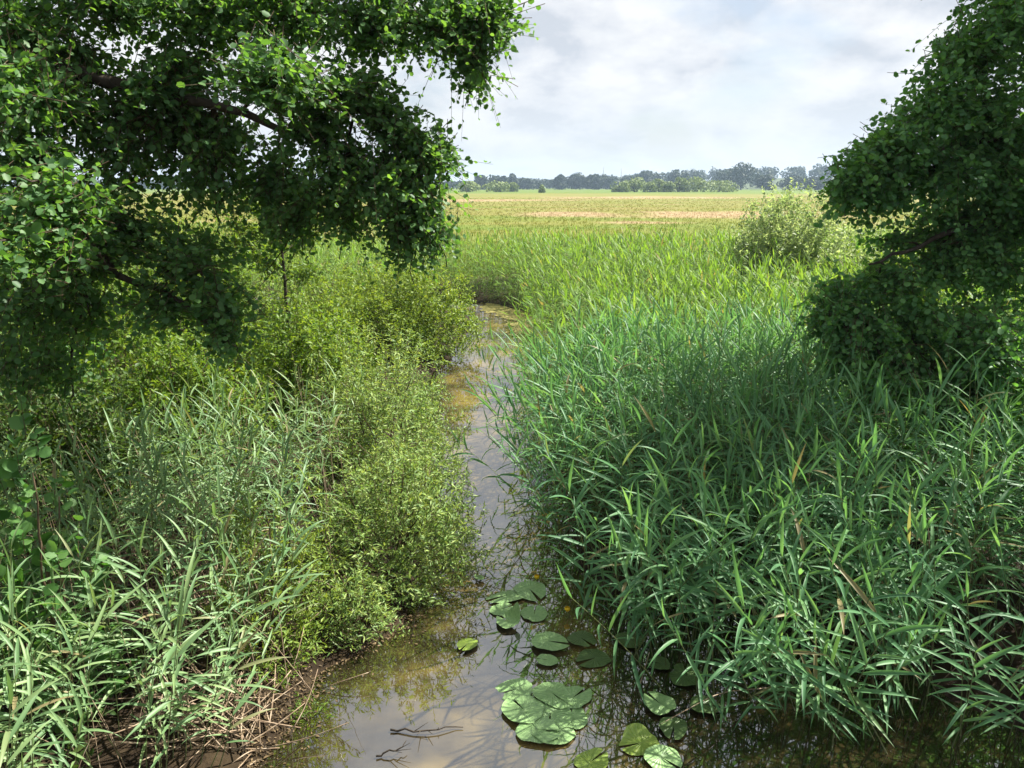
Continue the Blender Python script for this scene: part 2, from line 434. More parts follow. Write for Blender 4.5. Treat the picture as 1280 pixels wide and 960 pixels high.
def make_pad_mat(name, c0, c1, c2):
    m, n, l = new_mat(name)
    out = N(n, 'ShaderNodeOutputMaterial')
    tc = N(n, 'ShaderNodeTexCoord'); oi = N(n, 'ShaderNodeObjectInfo')
    off = N(n, 'ShaderNodeVectorMath', operation='ADD'); l.new(tc.outputs['Object'], off.inputs[0]); l.new(oi.outputs['Random'], off.inputs[1])
    nz = N(n, 'ShaderNodeTexNoise', i_Scale=9.0, i_Detail=6.0, i_Roughness=0.7); l.new(off.outputs[0], nz.inputs['Vector'])
    rp = ramp(n, [(0.30, c0), (0.5, c1), (0.72, c2)]); l.new(nz.outputs['Fac'], rp.inputs[0])
    # brown bite marks and spots
    sp = N(n, 'ShaderNodeTexNoise', i_Scale=26.0, i_Detail=3.0, i_Roughness=0.5); l.new(off.outputs[0], sp.inputs['Vector'])
    sm = N(n, 'ShaderNodeMapRange', i_1=0.66, i_2=0.72, i_3=0.0, i_4=0.8); l.new(sp.outputs['Fac'], sm.inputs[0])
    mx = N(n, 'ShaderNodeMix', data_type='RGBA'); l.new(sm.outputs[0], mx.inputs['Factor']); l.new(rp.outputs[0], mx.inputs['A']); mx.inputs['B'].default_value = (0.05, 0.045, 0.015, 1)
    # veins fan from the stalk
    sep = N(n, 'ShaderNodeSeparateXYZ'); l.new(tc.outputs['Object'], sep.inputs[0])
    an = N(n, 'ShaderNodeMath', operation='ARCTAN2'); l.new(sep.outputs['Y'], an.inputs[0]); l.new(sep.outputs['X'], an.inputs[1])
    mu = N(n, 'ShaderNodeMath', operation='MULTIPLY', i_1=22.0); l.new(an.outputs[0], mu.inputs[0])
    si = N(n, 'ShaderNodeMath', operation='SINE'); l.new(mu.outputs[0], si.inputs[0])
    hs = N(n, 'ShaderNodeHueSaturation'); l.new(mx.outputs['Result'], hs.inputs['Color'])
    vm = N(n, 'ShaderNodeMapRange', i_1=0.6, i_2=1.0, i_3=1.0, i_4=1.18); l.new(si.outputs[0], vm.inputs[0]); l.new(vm.outputs[0], hs.inputs['Value'])
    p = N(n, 'ShaderNodeBsdfPrincipled', i_Roughness=0.42); p.inputs['Specular IOR Level'].default_value = 0.5
    l.new(hs.outputs[0], p.inputs['Base Color'])
    b = N(n, 'ShaderNodeBump', i_Strength=0.35, i_Distance=0.004); l.new(si.outputs[0], b.inputs['Height']); l.new(b.outputs[0], p.inputs['Normal'])
    l.new(p.outputs[0], out.inputs['Surface'])
    return m


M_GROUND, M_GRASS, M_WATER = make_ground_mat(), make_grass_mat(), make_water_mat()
M_PAD = make_pad_mat('lily_pad', (0.15, 0.26, 0.10), (0.215, 0.35, 0.135), (0.28, 0.42, 0.18))
M_PAD_Y = make_pad_mat('lily_pad_yellow', (0.14, 0.22, 0.03), (0.2, 0.29, 0.045), (0.28, 0.35, 0.07))
M_PAD_D = make_pad_mat('lily_pad_shaded', (0.045, 0.085, 0.025), (0.07, 0.125, 0.035), (0.11, 0.16, 0.05))  # darker pad copy, shade under the reeds put into its colour
M_ALGAE = plain_mat('algae', [(0.3, (0.10, 0.10, 0.025)), (0.5, (0.19, 0.17, 0.045)), (0.7, (0.28, 0.25, 0.09))], 3.0, 0.7, 0.3, 0.4)
M_LITTER = leaf_mat('leaf_litter', [(0.15, (0.03, 0.022, 0.012)), (0.5, (0.09, 0.06, 0.028)), (0.85, (0.17, 0.12, 0.06))], (1, 1, 1), 0.05, 0.7, 0.3)
M_HILL = plain_mat('hill_ground', [(0.3, (0.04, 0.06, 0.02)), (0.7, (0.07, 0.09, 0.03))], 0.05)

# ------------------------------------------------------------------ terrain
CH = np.array([(1.6, -9, 6.5), (1.3, 2, 4.3), (1.1, 4.2, 3.05), (0.5, 5.0, 2.25), (0.12, 6.0, 1.42), (-0.10, 7.6, 0.94), (-0.18, 9.2, 0.82), (-0.30, 12, 0.98),
               (-0.52, 16, 1.32), (-0.15, 21, 1.20), (-0.05, 24.5, 1.10), (-1.2, 26.9, 1.0), (-5, 28.5, 1.0), (-14, 29.5, 1.2), (-45, 40, 1.4)])


def shore(x, y):
    """signed distance to the waterline (negative in the water) and the direction to the stream"""
    P = np.stack([np.asarray(x, float).ravel(), np.asarray(y, float).ravel()], 1)
    best = np.full(len(P), 1e9); bd = np.zeros((len(P), 2))
    for a, b in zip(CH[:-1], CH[1:]):
        ab = b[:2] - a[:2]
        t = np.clip(((P - a[:2]) @ ab) / (ab @ ab), 0, 1)
        q = a[:2] + t[:, None] * ab
        v = q - P
        dist = np.linalg.norm(v, axis=1)
        s = dist - (a[2] + t * (b[2] - a[2]))
        k = s < best
        best[k] = s[k]; bd[k] = v[k] / np.maximum(dist[k], 1e-6)[:, None]
    return best, bd


def height(x, y):
    x = np.asarray(x, float); y = np.asarray(y, float)
    s = shore(x, y)[0].reshape(x.shape)
    wig = 0.06 * np.sin(x * 3.1 + y * 1.7) + 0.05 * np.sin(x * 1.3 - y * 2.3 + 1) + 0.04 * np.sin(x * 7.0 + 2.0 * np.sin(y * 5))
    s = s + wig
    slope = np.where(y < 7.2, np.where(x < -.2, .30, np.where(x > .9, .05, .6)), .75)  # near right kept shallow so the water colour carries the reed shade
    h = np.where(s < 0, np.maximum(-0.55, slope * s), 0.30 * (1 - np.exp(-np.maximum(s, 0) / 0.7)) + 0.12 * (1 - np.exp(-np.maximum(s, 0) / 6)))
    far = np.clip((y - 40) / 60, 0, 1)
    h = h + (0.03 * np.sin(x * 0.9 + 1.1 * y) * np.sin(y * 0.7)) * (s > 0.3) * (1 - far) + 0.10 * far * np.sin(x * 0.03 + 1) * np.sin(y * 0.021)
    return h


def build_ground():
    xs = np.concatenate([-np.geomspace(10.2, 3200, 60)[::-1], np.linspace(-10, 10, 168), np.geomspace(10.2, 3200, 60)])
    ys = np.concatenate([-np.geomspace(9, 900, 18)[::-1], np.linspace(-8, 32, 230), np.geomspace(32.3, 3200, 90)])
    X, Y = np.meshgrid(xs, ys)
    Z = height(X, Y)
    V = np.stack([X, Y, Z], -1).reshape(-1, 3)
    nx = len(xs); i = np.arange(len(ys) - 1)[:, None] * nx; j = np.arange(nx - 1)[None]
    F = np.stack([i + j, i + j + 1, i + nx + j + 1, i + nx + j], -1).reshape(-1, 4)
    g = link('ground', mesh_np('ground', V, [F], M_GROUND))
    tag(g, 'muddy stream banks running out into the wide flat meadow', kind='structure')
    xs = np.concatenate([np.linspace(-60, -8, 20), np.linspace(-7.8, 8, 100), np.linspace(8.3, 16, 12)])
    ys = np.concatenate([np.linspace(-14, 2.8, 40), np.linspace(3, 30, 170), np.linspace(30.3, 46, 40)])
    X, Y = np.meshgrid(xs, ys)
    V = np.stack([X, Y, 0 * X], -1).reshape(-1, 3)
    nx = len(xs); i = np.arange(len(ys) - 1)[:, None] * nx; j = np.arange(nx - 1)[None]
    F = np.stack([i + j, i + j + 1, i + nx + j + 1, i + nx + j], -1).reshape(-1, 4)
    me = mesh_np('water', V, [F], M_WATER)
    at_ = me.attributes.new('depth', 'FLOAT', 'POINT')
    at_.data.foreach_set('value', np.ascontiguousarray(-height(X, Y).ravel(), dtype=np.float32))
    w = link('water', me)
    tag(w, 'narrow brown stream winding away between reeds and bushes', kind='structure')


build_ground()

# ------------------------------------------------------------------ foliage generators
LEAF_ROUND = (np.array([(0, 0, 0), (.45, 0, -.02), (1, 0, -.10), (.16, .30, .05), (.52, .47, .08), (.90, .26, .0), (.16, -.30, .05), (.52, -.47, .08), (.90, -.26, .0)], float),
              [np.array([(0, 1, 4, 3), (1, 2, 5, 4), (0, 6, 7, 1), (1, 7, 8, 2)])])
LEAF_ROUND_LIGHT = (np.array([(0, 0, 0), (1, 0, -.12), (.30, .38, .07), (.80, .36, .02), (.30, -.38, .07), (.80, -.36, .02)], float), [np.array([(0, 1, 3, 2), (0, 4, 5, 1)])])
LEAF_OVAL = (np.array([(0, 0, 0), (1, 0, -.12), (.45, .24, .06), (.45, -.24, .06)], float), [np.array([(0, 1, 2), (0, 3, 1)])])
LEAF_NARROW = (np.array([(0, 0, 0), (1, 0, -.10), (.42, .125, .035), (.42, -.125, .035)], float), [np.array([(0, 1, 2), (0, 3, 1)])])


def bake(template, pos, D, Nn, size):
    tv, tf = template
    B = np.cross(Nn, D)
    V = pos[:, None] + size[:, None, None] * (tv[None, :, 0:1] * D[:, None] + tv[None, :, 1:2] * B[:, None] + tv[None, :, 2:3] * Nn[:, None])
    k = len(tv)
    off = (np.arange(len(pos)) * k)[:, None, None]
    return V.reshape(-1, 3), [(f[None] + off).reshape(-1, f.shape[1]) for f in tf]


def leaves_on_twigs(p0, p1, n, size, spread=0.75, up=0.7, droop=0.2, rnd=0.5, t0=0.1, jitter=0.0):
    """leaf position, direction, normal, size for n leaves on each twig"""
    m = len(p0)
    t = (t0 + (1 - t0) * (np.arange(n)[None] + rng.random((m, n))) / n)
    T = unit(p1 - p0)
    sag = np.zeros((m, n, 3)); sag[..., 2] = -0.18 * t ** 2 * np.linalg.norm(p1 - p0, axis=1)[:, None]
    pos = p0[:, None] + (p1 - p0)[:, None] * t[..., None] + sag
    S = unit(np.cross(T, np.array([0, 0, 1.0])) + rng.normal(0, .25, (m, 3)))
    side = np.where(np.arange(n) % 2 == 0, 1.0, -1.0)[None, :, None]
    D = unit(T[:, None] * 0.55 + S[:, None] * side * spread + rng.normal(0, rnd, (m, n, 3)) - np.array([0, 0, droop]))
    Nn = rng.normal(0, 0.5, (m, n, 3)) + np.array([0, 0, up])
    Nn = unit(Nn - (Nn * D).sum(-1, keepdims=True) * D)
    sz = size * rng.uniform(0.5, 1.2, (m, n)) * (1.08 - .25 * t)
    pos = pos + rng.normal(0, 1, pos.shape) * jitter
    return pos.reshape(-1, 3), D.reshape(-1, 3), Nn.reshape(-1, 3), sz.ravel()


def twig_mesh(p0, p1, r=0.004):
    """thin three-sided twigs that sag a little"""
    m = len(p0)
    T = unit(p1 - p0)
    A = unit(np.cross(T, np.array([.3, .2, .9]))); B = np.cross(T, A)
    L = np.linalg.norm(p1 - p0, axis=1)
    rings = []
    for t, rr in ((0, 1.0), (0.55, 0.7), (1, 0.35)):
        c = p0 + (p1 - p0) * t; c = c.copy(); c[:, 2] -= 0.18 * t * t * L
        for a in (0, 2.094, 4.189):
            rings.append(c + r * rr * (math.cos(a) * A + math.sin(a) * B))
    V = np.stack(rings, 1).reshape(-1, 3)
    base = np.array([(s * 3 + k, s * 3 + (k + 1) % 3, s * 3 + 3 + (k + 1) % 3, s * 3 + 3 + k) for s in (0, 1) for k in range(3)])
    F = (base[None] + (np.arange(m) * 9)[:, None, None]).reshape(-1, 4)
    return V, [F]


def blob_twigs(c, r, n, length, centre=None, droop=0.25, shell=0.35):
    """twigs filling an ellipsoid, heading away from the branch inside it"""
    u = unit(rng.normal(0, 1, (n, 3)))
    rad = (shell + (1 - shell) * rng.random(n)) ** 0.6
    lump = 1 + 0.22 * np.sin(u[:, 0] * 5 + c[0] * 3) * np.cos(u[:, 2] * 4 + c[2] * 2)
    tip = c + u * np.asarray(r) * (rad * lump)[:, None]
    src = c if centre is None else centre
    d = unit(unit(tip - src) + rng.normal(0, .35, (n, 3)) - np.array([0, 0, droop]))
    L = length * rng.uniform(0.6, 1.25, n)
    out = np.where(rng.random(n) < .12, rng.uniform(.2, .75, n), 0) * L          # free shoots feather the outline
    return tip - d * L[:, None], tip + d * out[:, None]


def clip_cam(pos, margin):
    return np.linalg.norm(pos - EYE, axis=1) > margin


def leaf_parts(parent, tmpl, data, mat, count=300, name='leaf', parents=None):
    """the leaves that show largest become parts of their own; the rest is returned"""
    pos, D, Nn, sz = data
    x, y, dep = project(pos)
    vis = (x > 5) & (x < 1275) & (y > 5) & (y < 955) & (dep > 0.5)
    score = np.where(vis, sz / np.maximum(dep, 0.1) * np.maximum(np.abs((Nn * unit(EYE - pos)).sum(1)), 0.15), -1)
    order = np.argsort(-score)
    pick = order[:count]; pick = pick[score[pick] > 0]
    me = mesh_np(name, tmpl[0], tmpl[1], mat)
    inv = parent.matrix_basis.inverted()
    base = Vector(parent.location)
    for i in pick:
        B = np.cross(Nn[i], D[i])
        s = sz[i]
        M = Matrix(((D[i][0] * s, B[0] * s, Nn[i][0] * s, pos[i][0] - base.x), (D[i][1] * s, B[1] * s, Nn[i][1] * s, pos[i][1] - base.y), (D[i][2] * s, B[2] * s, Nn[i][2] * s, pos[i][2] - base.z), (0, 0, 0, 1)))
        o = bpy.data.objects.new(name, me); col.objects.link(o); o.parent = parents[i] if parents else parent; o.matrix_local = M
    keep = np.ones(len(pos), bool); keep[pick] = False
    return pos[keep], D[keep], Nn[keep], sz[keep]


def shift(V, root):
    return V - np.array(root.location)


# ------------------------------------------------------------------ the two alders
def alder(label, base, trunk_top, trunk_r, blobs, limbs, mat, leaf, per, n_parts, dens=1.0, twig_len=0.5):
    root = thing('alder_tree', label, 'tree', base)
    trunk = smooth_path([base, (np.array(base) * .5 + np.array(trunk_top) * .5) + np.array((.15, .1, 0)), trunk_top], 14, 0.03)
    tv, tf = tube(trunk, np.linspace(trunk_r, trunk_r * .28, 14), 12)
    link('trunk', mesh_np('trunk', shift(tv, root), tf, M_BARK), root)
    nodes = [trunk[4:]]
    for path, r0, r1 in limbs:
        p = smooth_path(path, 16, 0.02)
        v, f = tube(p, np.linspace(r0, r1, 16), 8)
        link('branch', mesh_np('branch', shift(v, root), f, M_BARK), root)
        nodes.append(p[3:])
    allnodes = np.concatenate(nodes)
    D = []; BR = []
    for c, r, w in blobs:
        c = np.asarray(c); r = np.asarray(r)
        dist = np.linalg.norm(allnodes - c, axis=1)
        src = allnodes[np.argmin(dist + 0.2 * (allnodes[:, 2] > c[2] + .8))]
        inner = c + (src - c) * 0.35
        dm = max(dist.min(), .25)
        mid = (src + c) / 2 + np.array((0, 0, 0.12 * dm))
        p = smooth_path([src, mid, c, c + (c - src) * 0.35 - np.array((0, 0, .12))], 10, 0.025)
        v, f = tube(p, np.linspace(0.008 + 0.012 * min(dm, 2.0), 0.004, 10), 5)
        br = link('branch', mesh_np('branch', shift(v, root), f, M_BARK), root)
        a, b = blob_twigs(c, r * 1.12, max(6, int(w * dens)), twig_len, inner, shell=.12)
        ok = clip_cam(a, 2.6) & clip_cam(b, 2.6)
        a, b = a[ok], b[ok]
        v, f = twig_mesh(a, b, 0.0035)
        link('twigs', mesh_np('twigs', shift(v, root), f, M_TWIG), br, 'stuff')
        d = leaves_on_twigs(a, b, per, leaf)
        D.append(d); BR += [br] * len(d[0])
    data = [np.concatenate([d[k] for d in D]) for k in range(4)]
    data = leaf_parts(root, LEAF_ROUND, data, mat, n_parts, parents=BR)
    v, f = bake(LEAF_ROUND_LIGHT, *data)
    link('crown', mesh_np('crown', shift(v, root), f, mat), root, 'stuff')
    return root


def pblob(px, py, d, rx, ry, rd, w):
    c = at(px, py, d)
    dep = (c - EYE) @ FW
    return c, (rx / FPX * dep, rd, ry / FPX * dep), w


LB = [  # px, py, distance, radii px, depth radius, twigs
    (560, 35, 7.2, 80, 50, .8, 190), (622, 22, 7.2, 42, 32, .45, 75), (588, 95, 7.3, 34, 34, .4, 65), (470, 35, 7.2, 75, 50, .9, 190), (370, 20, 7.2, 90, 45, 1., 210),
    (250, 20, 7.0, 90, 45, 1., 210), (130, 12, 6.8, 90, 35, 1., 170), (25, 30, 6.2, 60, 60, 1., 170), (350, 95, 6.0, 75, 40, .6, 170), (450, 110, 6.9, 55, 38, .6, 120), (495, 150, 7.0, 40, 40, .5, 80),
    (545, 195, 7.0, 44, 38, .5, 110), (500, 235, 7.0, 60, 50, .7, 190), (540, 285, 6.9, 32, 42, .45, 110), (505, 305, 6.9, 30, 28, .4, 60), (430, 215, 6.9, 60, 45, .7, 150), (390, 155, 6.9, 50, 30, .6, 90),
    (430, 275, 7.1, 45, 30, .6, 85), (345, 245, 7.1, 60, 42, .8, 130), (360, 290, 7.2, 45, 25, .6, 65), (270, 240, 7.0, 60, 45, .8, 140), (285, 180, 7.1, 55, 30, .7, 70), (245, 320, 6.6, 60, 45, .8, 170), (280, 385, 6.3, 34, 40, .5, 95),
    (290, 425, 6.2, 22, 22, .35, 40), (205, 385, 6.4, 50, 32, .6, 100), (170, 290, 6.6, 70, 50, .9, 190), (150, 215, 6.6, 70, 40, .8, 140), (90, 150, 6.4, 70, 40, .8, 130), (200, 120, 6.6, 50, 26, .6, 90), (60, 240, 5.2, 60, 50, .7, 170),
    (35, 300, 5.0, 50, 40, .6, 130), (100, 330, 6.2, 70, 45, .8, 160), (30, 390, 6.0, 60, 50, .8, 150), (110, 400, 6.6, 60, 30, .7, 90), (20, 130, 5.6, 50, 60, .8, 110), (30, 470, 6.6, 50, 40, .7, 110), (90, 470, 7.0, 50, 40, .6, 80),
    (100, 78, 6.9, 60, 30, .6, 95), (235, 85, 7.0, 60, 30, .6, 95), (240, 165, 7.1, 60, 30, .6, 80), (165, 150, 6.9, 50, 26, .6, 70),
    (40, 188, 5.9, 60, 32, .6, 120), (130, 250, 6.5, 60, 30, .6, 90), (215, 205, 6.9, 60, 30, .6, 70),
    (-60, 100, 6.2, 80, 120, 1.2, 160), (-70, 330, 6.2, 80, 130, 1.2, 160), (-80, 520, 6.5, 70, 90, 1.0, 90),
    (120, -90, 7.2, 170, 80, 1.6, 190), (330, -90, 7.4, 170, 80, 1.6, 190), (520, -70, 7.4, 130, 60, 1.2, 150), (-120, -220, 7.5, 250, 120, 2.2, 200), (220, -260, 7.8, 250, 110, 2.2, 200)]
limb_main = [at(-170, 20, 6.6), at(-60, 55, 6.5), at(60, 82, 6.5), at(150, 103, 6.6), at(215, 122, 6.6), at(290, 140, 6.7), at(380, 168, 6.9), at(480, 205, 7.0)]
limb_up = [at(-170, -20, 6.7), at(0, -40, 7.0), at(180, -10, 7.1), at(330, 10, 7.2), at(470, 22, 7.2), at(600, 30, 7.2)]
limb_low = [at(-170, 230, 6.6), at(-40, 250, 6.4), at(60, 300, 6.3), at(150, 345, 6.4), at(220, 370, 6.4), at(262, 405, 6.3)]
limb_top = [at(-170, -150, 6.8), at(-30, -210, 7.2), at(150, -240, 7.6), at(330, -200, 7.7)]
alder('large spreading alder whose dark leafy boughs fill the upper left of the view', (-6.1, 6.7, 0.35), (-6.0, 7.0, 9.5), 0.24,
      [pblob(*b[:6], b[6] * (.6 if b[0] < 310 and b[1] > 190 else 1.0)) for b in LB], [(limb_main, .085, .014), (limb_up, .07, .014), (limb_low, .055, .012), (limb_top, .07, .015)], M_ALDER, 0.063, 12, 300, dens=1.08)

RB = [(1262, 30, 9.0, 60, 70, .9, 200), (1205, 70, 9.0, 46, 50, .7, 130), (1175, 130, 9.0, 52, 50, .8, 150), (1125, 180, 9.0, 50, 42, .7, 150), (1078, 208, 9.0, 44, 38, .6, 120), (1055, 240, 9.0, 34, 30, .5, 80),
      (1100, 245, 9.1, 55, 36, .7, 130), (1165, 225, 9.2, 70, 45, .9, 180), (1235, 140, 9.3, 70, 65, 1., 220), (1250, 230, 9.2, 60, 50, .9, 170), (1190, 275, 9.5, 55, 22, .6, 70), (1255, 295, 9.5, 50, 35, .7, 110),
      (1240, 350, 9.5, 65, 40, .9, 140), (1175, 340, 9.3, 50, 26, .7, 90), (1110, 360, 9.2, 55, 34, .7, 130), (1050, 375, 9.0, 42, 30, .6, 100), (1035, 405, 8.9, 32, 26, .5, 70), (1080, 420, 8.9, 55, 40, .7, 140), (1150, 410, 9.0, 70, 45, .9, 190),
      (1220, 420, 9.0, 60, 45, .9, 160), (1115, 465, 8.9, 55, 34, .6, 120), (1180, 480, 8.9, 60, 40, .7, 140), (1250, 440, 8.0, 52, 48, .6, 150), (1265, 500, 8.0, 45, 36, .5, 90), (1230, 520, 8.8, 50, 26, .6, 80),
      (1160, 305, 9.4, 55, 20, .6, 60), (1105, 300, 9.6, 40, 18, .4, 25), (1110, 495, 8.2, 45, 26, .5, 90), (1175, 515, 8.1, 45, 26, .5, 90), (1240, 540, 8.0, 50, 22, .5, 80), (1060, 450, 8.5, 36, 26, .5, 70),
      (1268, 195, 9.3, 45, 40, .8, 130), (1268, 262, 9.3, 45, 32, .7, 120), (1215, 310, 9.3, 50, 25, .6, 90), (1205, 185, 9.4, 50, 40, .8, 110),
      (1340, 80, 9.4, 90, 130, 1.4, 230), (1350, 330, 9.4, 90, 130, 1.4, 220), (1360, 520, 9.0, 80, 70, 1.0, 110), (1330, -120, 9.5, 120, 110, 1.6, 240), (1250, -70, 9.3, 60, 50, 1.0, 110), (1450, -60, 9.5, 130, 200, 2., 200), (1400, -270, 9.6, 130, 90, 1.8, 180)]
HIGH = [((7.2, 11.2, 9.0), (1.6, 1.7, 1.3), 170), ((8.6, 12.2, 10.2), (1.8, 1.6, 1.4), 180), ((8.2, 9.2, 10.4), (1.8, 1.7, 1.5), 180), ((9.6, 10.4, 11.8), (1.8, 1.8, 1.4), 170), ((9.6, 8.0, 8.6), (1.7, 1.7, 1.5), 170),
        ((7.6, 10.0, 7.9), (1.4, 1.6, 1.0), 150), ((8.2, 6.9, 6.9), (1.4, 1.5, 1.2), 130), ((9.8, 6.2, 7.4), (1.6, 1.6, 1.5), 130), ((10.6, 12.2, 9.4), (1.7, 1.7, 1.5), 130), ((8.8, 8.2, 6.2), (1.4, 1.4, 1.3), 130)]
r1 = [at(1460, 300, 9.6), at(1380, 285, 9.5), at(1290, 275, 9.4), at(1210, 285, 9.2), at(1165, 297, 9.1), at(1120, 318, 9.0), at(1085, 330, 9.0)]
r2 = [at(1460, 180, 9.6), at(1360, 150, 9.5), at(1270, 165, 9.3), at(1190, 190, 9.2), at(1120, 205, 9.1), at(1070, 225, 9.0)]
r3 = [at(1460, 470, 9.6), at(1370, 430, 9.4), at(1280, 420, 9.2), at(1190, 425, 9.1), at(1110, 410, 9.0), at(1050, 395, 9.0)]
r4 = [at(1460, 60, 9.6), at(1380, 20, 9.5), at(1310, 0, 9.3), at(1250, 20, 9.1), at(1205, 60, 9.0)]
alder('dense dark green alder closing the right side above the reeds', (8.3, 9.7, 0.4), (8.4, 9.7, 11.5), 0.26,
      [pblob(*b) for b in RB] + [(c, r, w * .45) for c, r, w in HIGH], [(r1, .06, .013), (r2, .07, .013), (r3, .05, .012), (r4, .06, .013)], M_ALDER_R, 0.076, 12, 300, dens=1.05)

# ------------------------------------------------------------------ bushes
def bush(name, label, cat, base, rx, ry, h, twigs, per, leaf, tmpl, mat, twig_len=.32, stems=7, group=None, low=0.02, lean=(0, 0), up=0.6, parts=0, lump=0.34, seed=0.0, droop=0.05):
    z0 = float(height(np.array([base[0]]), np.array([base[1]]))[0])
    root = thing(name, label, cat, (base[0], base[1], z0), group)
    c0 = np.array((base[0], base[1], z0))
    for k in range(stems):
        a = rng.uniform(0, 2 * np.pi); q = rng.uniform(.3, .9)
        tip = c0 + np.array((math.cos(a) * rx * q * .8 + lean[0], math.sin(a) * ry * q * .8 + lean[1], h * math.sqrt(max(.1, 1 - q * q)) * .92))
        s = c0 + np.array((math.cos(a) * rx * .12, math.sin(a) * ry * .12, -.05))
        p = smooth_path([s, s * .6 + tip * .4 + np.array((0, 0, h * .12)), tip], 9, 0.015)
        v, f = tube(p, np.linspace(.010 + .006 * h, .004, 9), 5)
        link('stem', mesh_np('stem', shift(v, root), f, M_TWIG), root)
    u = unit(np.stack([rng.normal(0, 1, twigs), rng.normal(0, 1, twigs), np.abs(rng.normal(0, 1, twigs)) + low], 1))
    az = np.arctan2(u[:, 1], u[:, 0])
    L = 1 + lump * (np.sin(az * 3 + seed + u[:, 2] * 3) * .5 + np.sin(az * 7 + u[:, 2] * 9 + seed * 2) * .35 + np.sin(az * 13 + u[:, 2] * 17) * .25)
    rad = np.sqrt(rng.uniform(.35, 1, twigs)) * L
    tip = c0 + u * np.array((rx, ry, h)) * rad[:, None] + np.stack([lean[0] * u[:, 2], lean[1] * u[:, 2], 0 * az], 1)
    tip[:, 2] = np.maximum(tip[:, 2], z0 + .04)
    d = unit(unit(tip - c0 - np.array((0, 0, h * .1))) * .8 + np.array((0, 0, up)) + rng.normal(0, .35, (twigs, 3)))
    ln = twig_len * rng.uniform(.6, 1.3, twigs)
    far_out = np.where(rng.random(twigs) < .07, rng.uniform(.5, 1.1, twigs), .2)      # long free shoots break the outline
    p0, p1 = tip - d * ln[:, None] * .8, tip + d * (ln * far_out)[:, None]
    v, f = twig_mesh(p0, p1, .0028)
    link('twigs', mesh_np('twigs', shift(v, root), f, M_TWIG), root, 'stuff')
    data = leaves_on_twigs(p0, p1, per, leaf, up=.8, droop=droop)
    if parts:
        data = leaf_parts(root, tmpl, data, mat, parts)
    v, f = bake(tmpl, *data)
    link('foliage', mesh_np('foliage', shift(v, root), f, mat), root, 'stuff')
    return root


bush('willow_bush', 'olive green willow bush overhanging the stream from the left bank', 'bush', (-1.35, 7.7), 1.0, 1.1, 1.45, 1400, 12, .080, LEAF_NARROW, M_WILLOW, .34, seed=1.0, low=0.0)
bush('willow_bush', 'taller yellow-green willow behind the overhanging streamside willow', 'bush', (-1.75, 10.0), 1.15, 1.5, 1.95, 1600, 12, .085, LEAF_NARROW, M_WILLOW, .38, seed=2.2)
bush('willow_bush', 'rounded yellow-green willow bush where the stream bends away', 'bush', (-2.75, 18.6), 1.9, 2.1, 2.35, 2300, 11, .10, LEAF_OVAL, M_WILLOW_Y, .5, seed=.4)
bush('willow_bush', 'paler willow clump left of the rounded bush at the bend', 'bush', (-4.3, 16.4), 1.5, 1.6, 2.3, 1400, 11, .10, LEAF_OVAL, M_WILLOW_Y, .5, seed=3.4)
bush('willow_seedling', 'small young willow with pale feathery sprigs above the dead stalks', 'bush', (-2.15, 6.1), .66, .6, 1.5, 420, 14, .075, LEAF_NARROW, M_WILLOW_Y, .45, 6, seed=5.0)
bush('willow_seedling', 'low willow tuft at the water edge below the overhanging willow', 'bush', (-1.5, 6.5), .42, .45, .6, 260, 12, .07, LEAF_NARROW, M_WILLOW, .3, 4, seed=7.7)
bush('willow_seedling', 'tiny willow sprig growing in the mud beside the dead stalks', 'bush', (-1.66, 5.32), .2, .2, .22, 26, 12, .055, LEAF_NARROW, M_SHRUB, .2, 2, seed=6.0)
bush('sallow_bush', 'grey-green sallow bush rising from the reeds in front of the meadow', 'bush', (8.4, 23.5), 2.3, 2.1, 3.75, 2800, 11, .13, LEAF_OVAL, M_SALLOW, .6, 8, seed=.9, lump=.16)
bush('shrub', 'yellow-green shrub partly hidden behind the right alder', 'bush', (8.9, 17.0), 1.9, 1.9, 2.75, 1500, 10, .10, LEAF_OVAL, M_SHRUB, .5, seed=2.9)
bush('shrub', 'pale shrub between the sallow bush and the right alder', 'bush', (9.9, 20.5), 1.6, 1.8, 2.9, 1200, 10, .11, LEAF_OVAL, M_SALLOW, .5, seed=1.9)
bush('shrub', 'dark leafy shrub under the right alder at the edge of view', 'bush', (6.4, 9.4), 1.6, 1.2, 1.9, 1500, 9, .09, LEAF_OVAL, M_ALDER_R, .4, seed=4.9)
bush('shrub', 'dark shrub behind the reeds under the lowest bough of the right alder', 'bush', (5.6, 11.2), 1.3, 1.3, 1.7, 1100, 9, .09, LEAF_OVAL, M_ALDER_R, .4, seed=3.1)
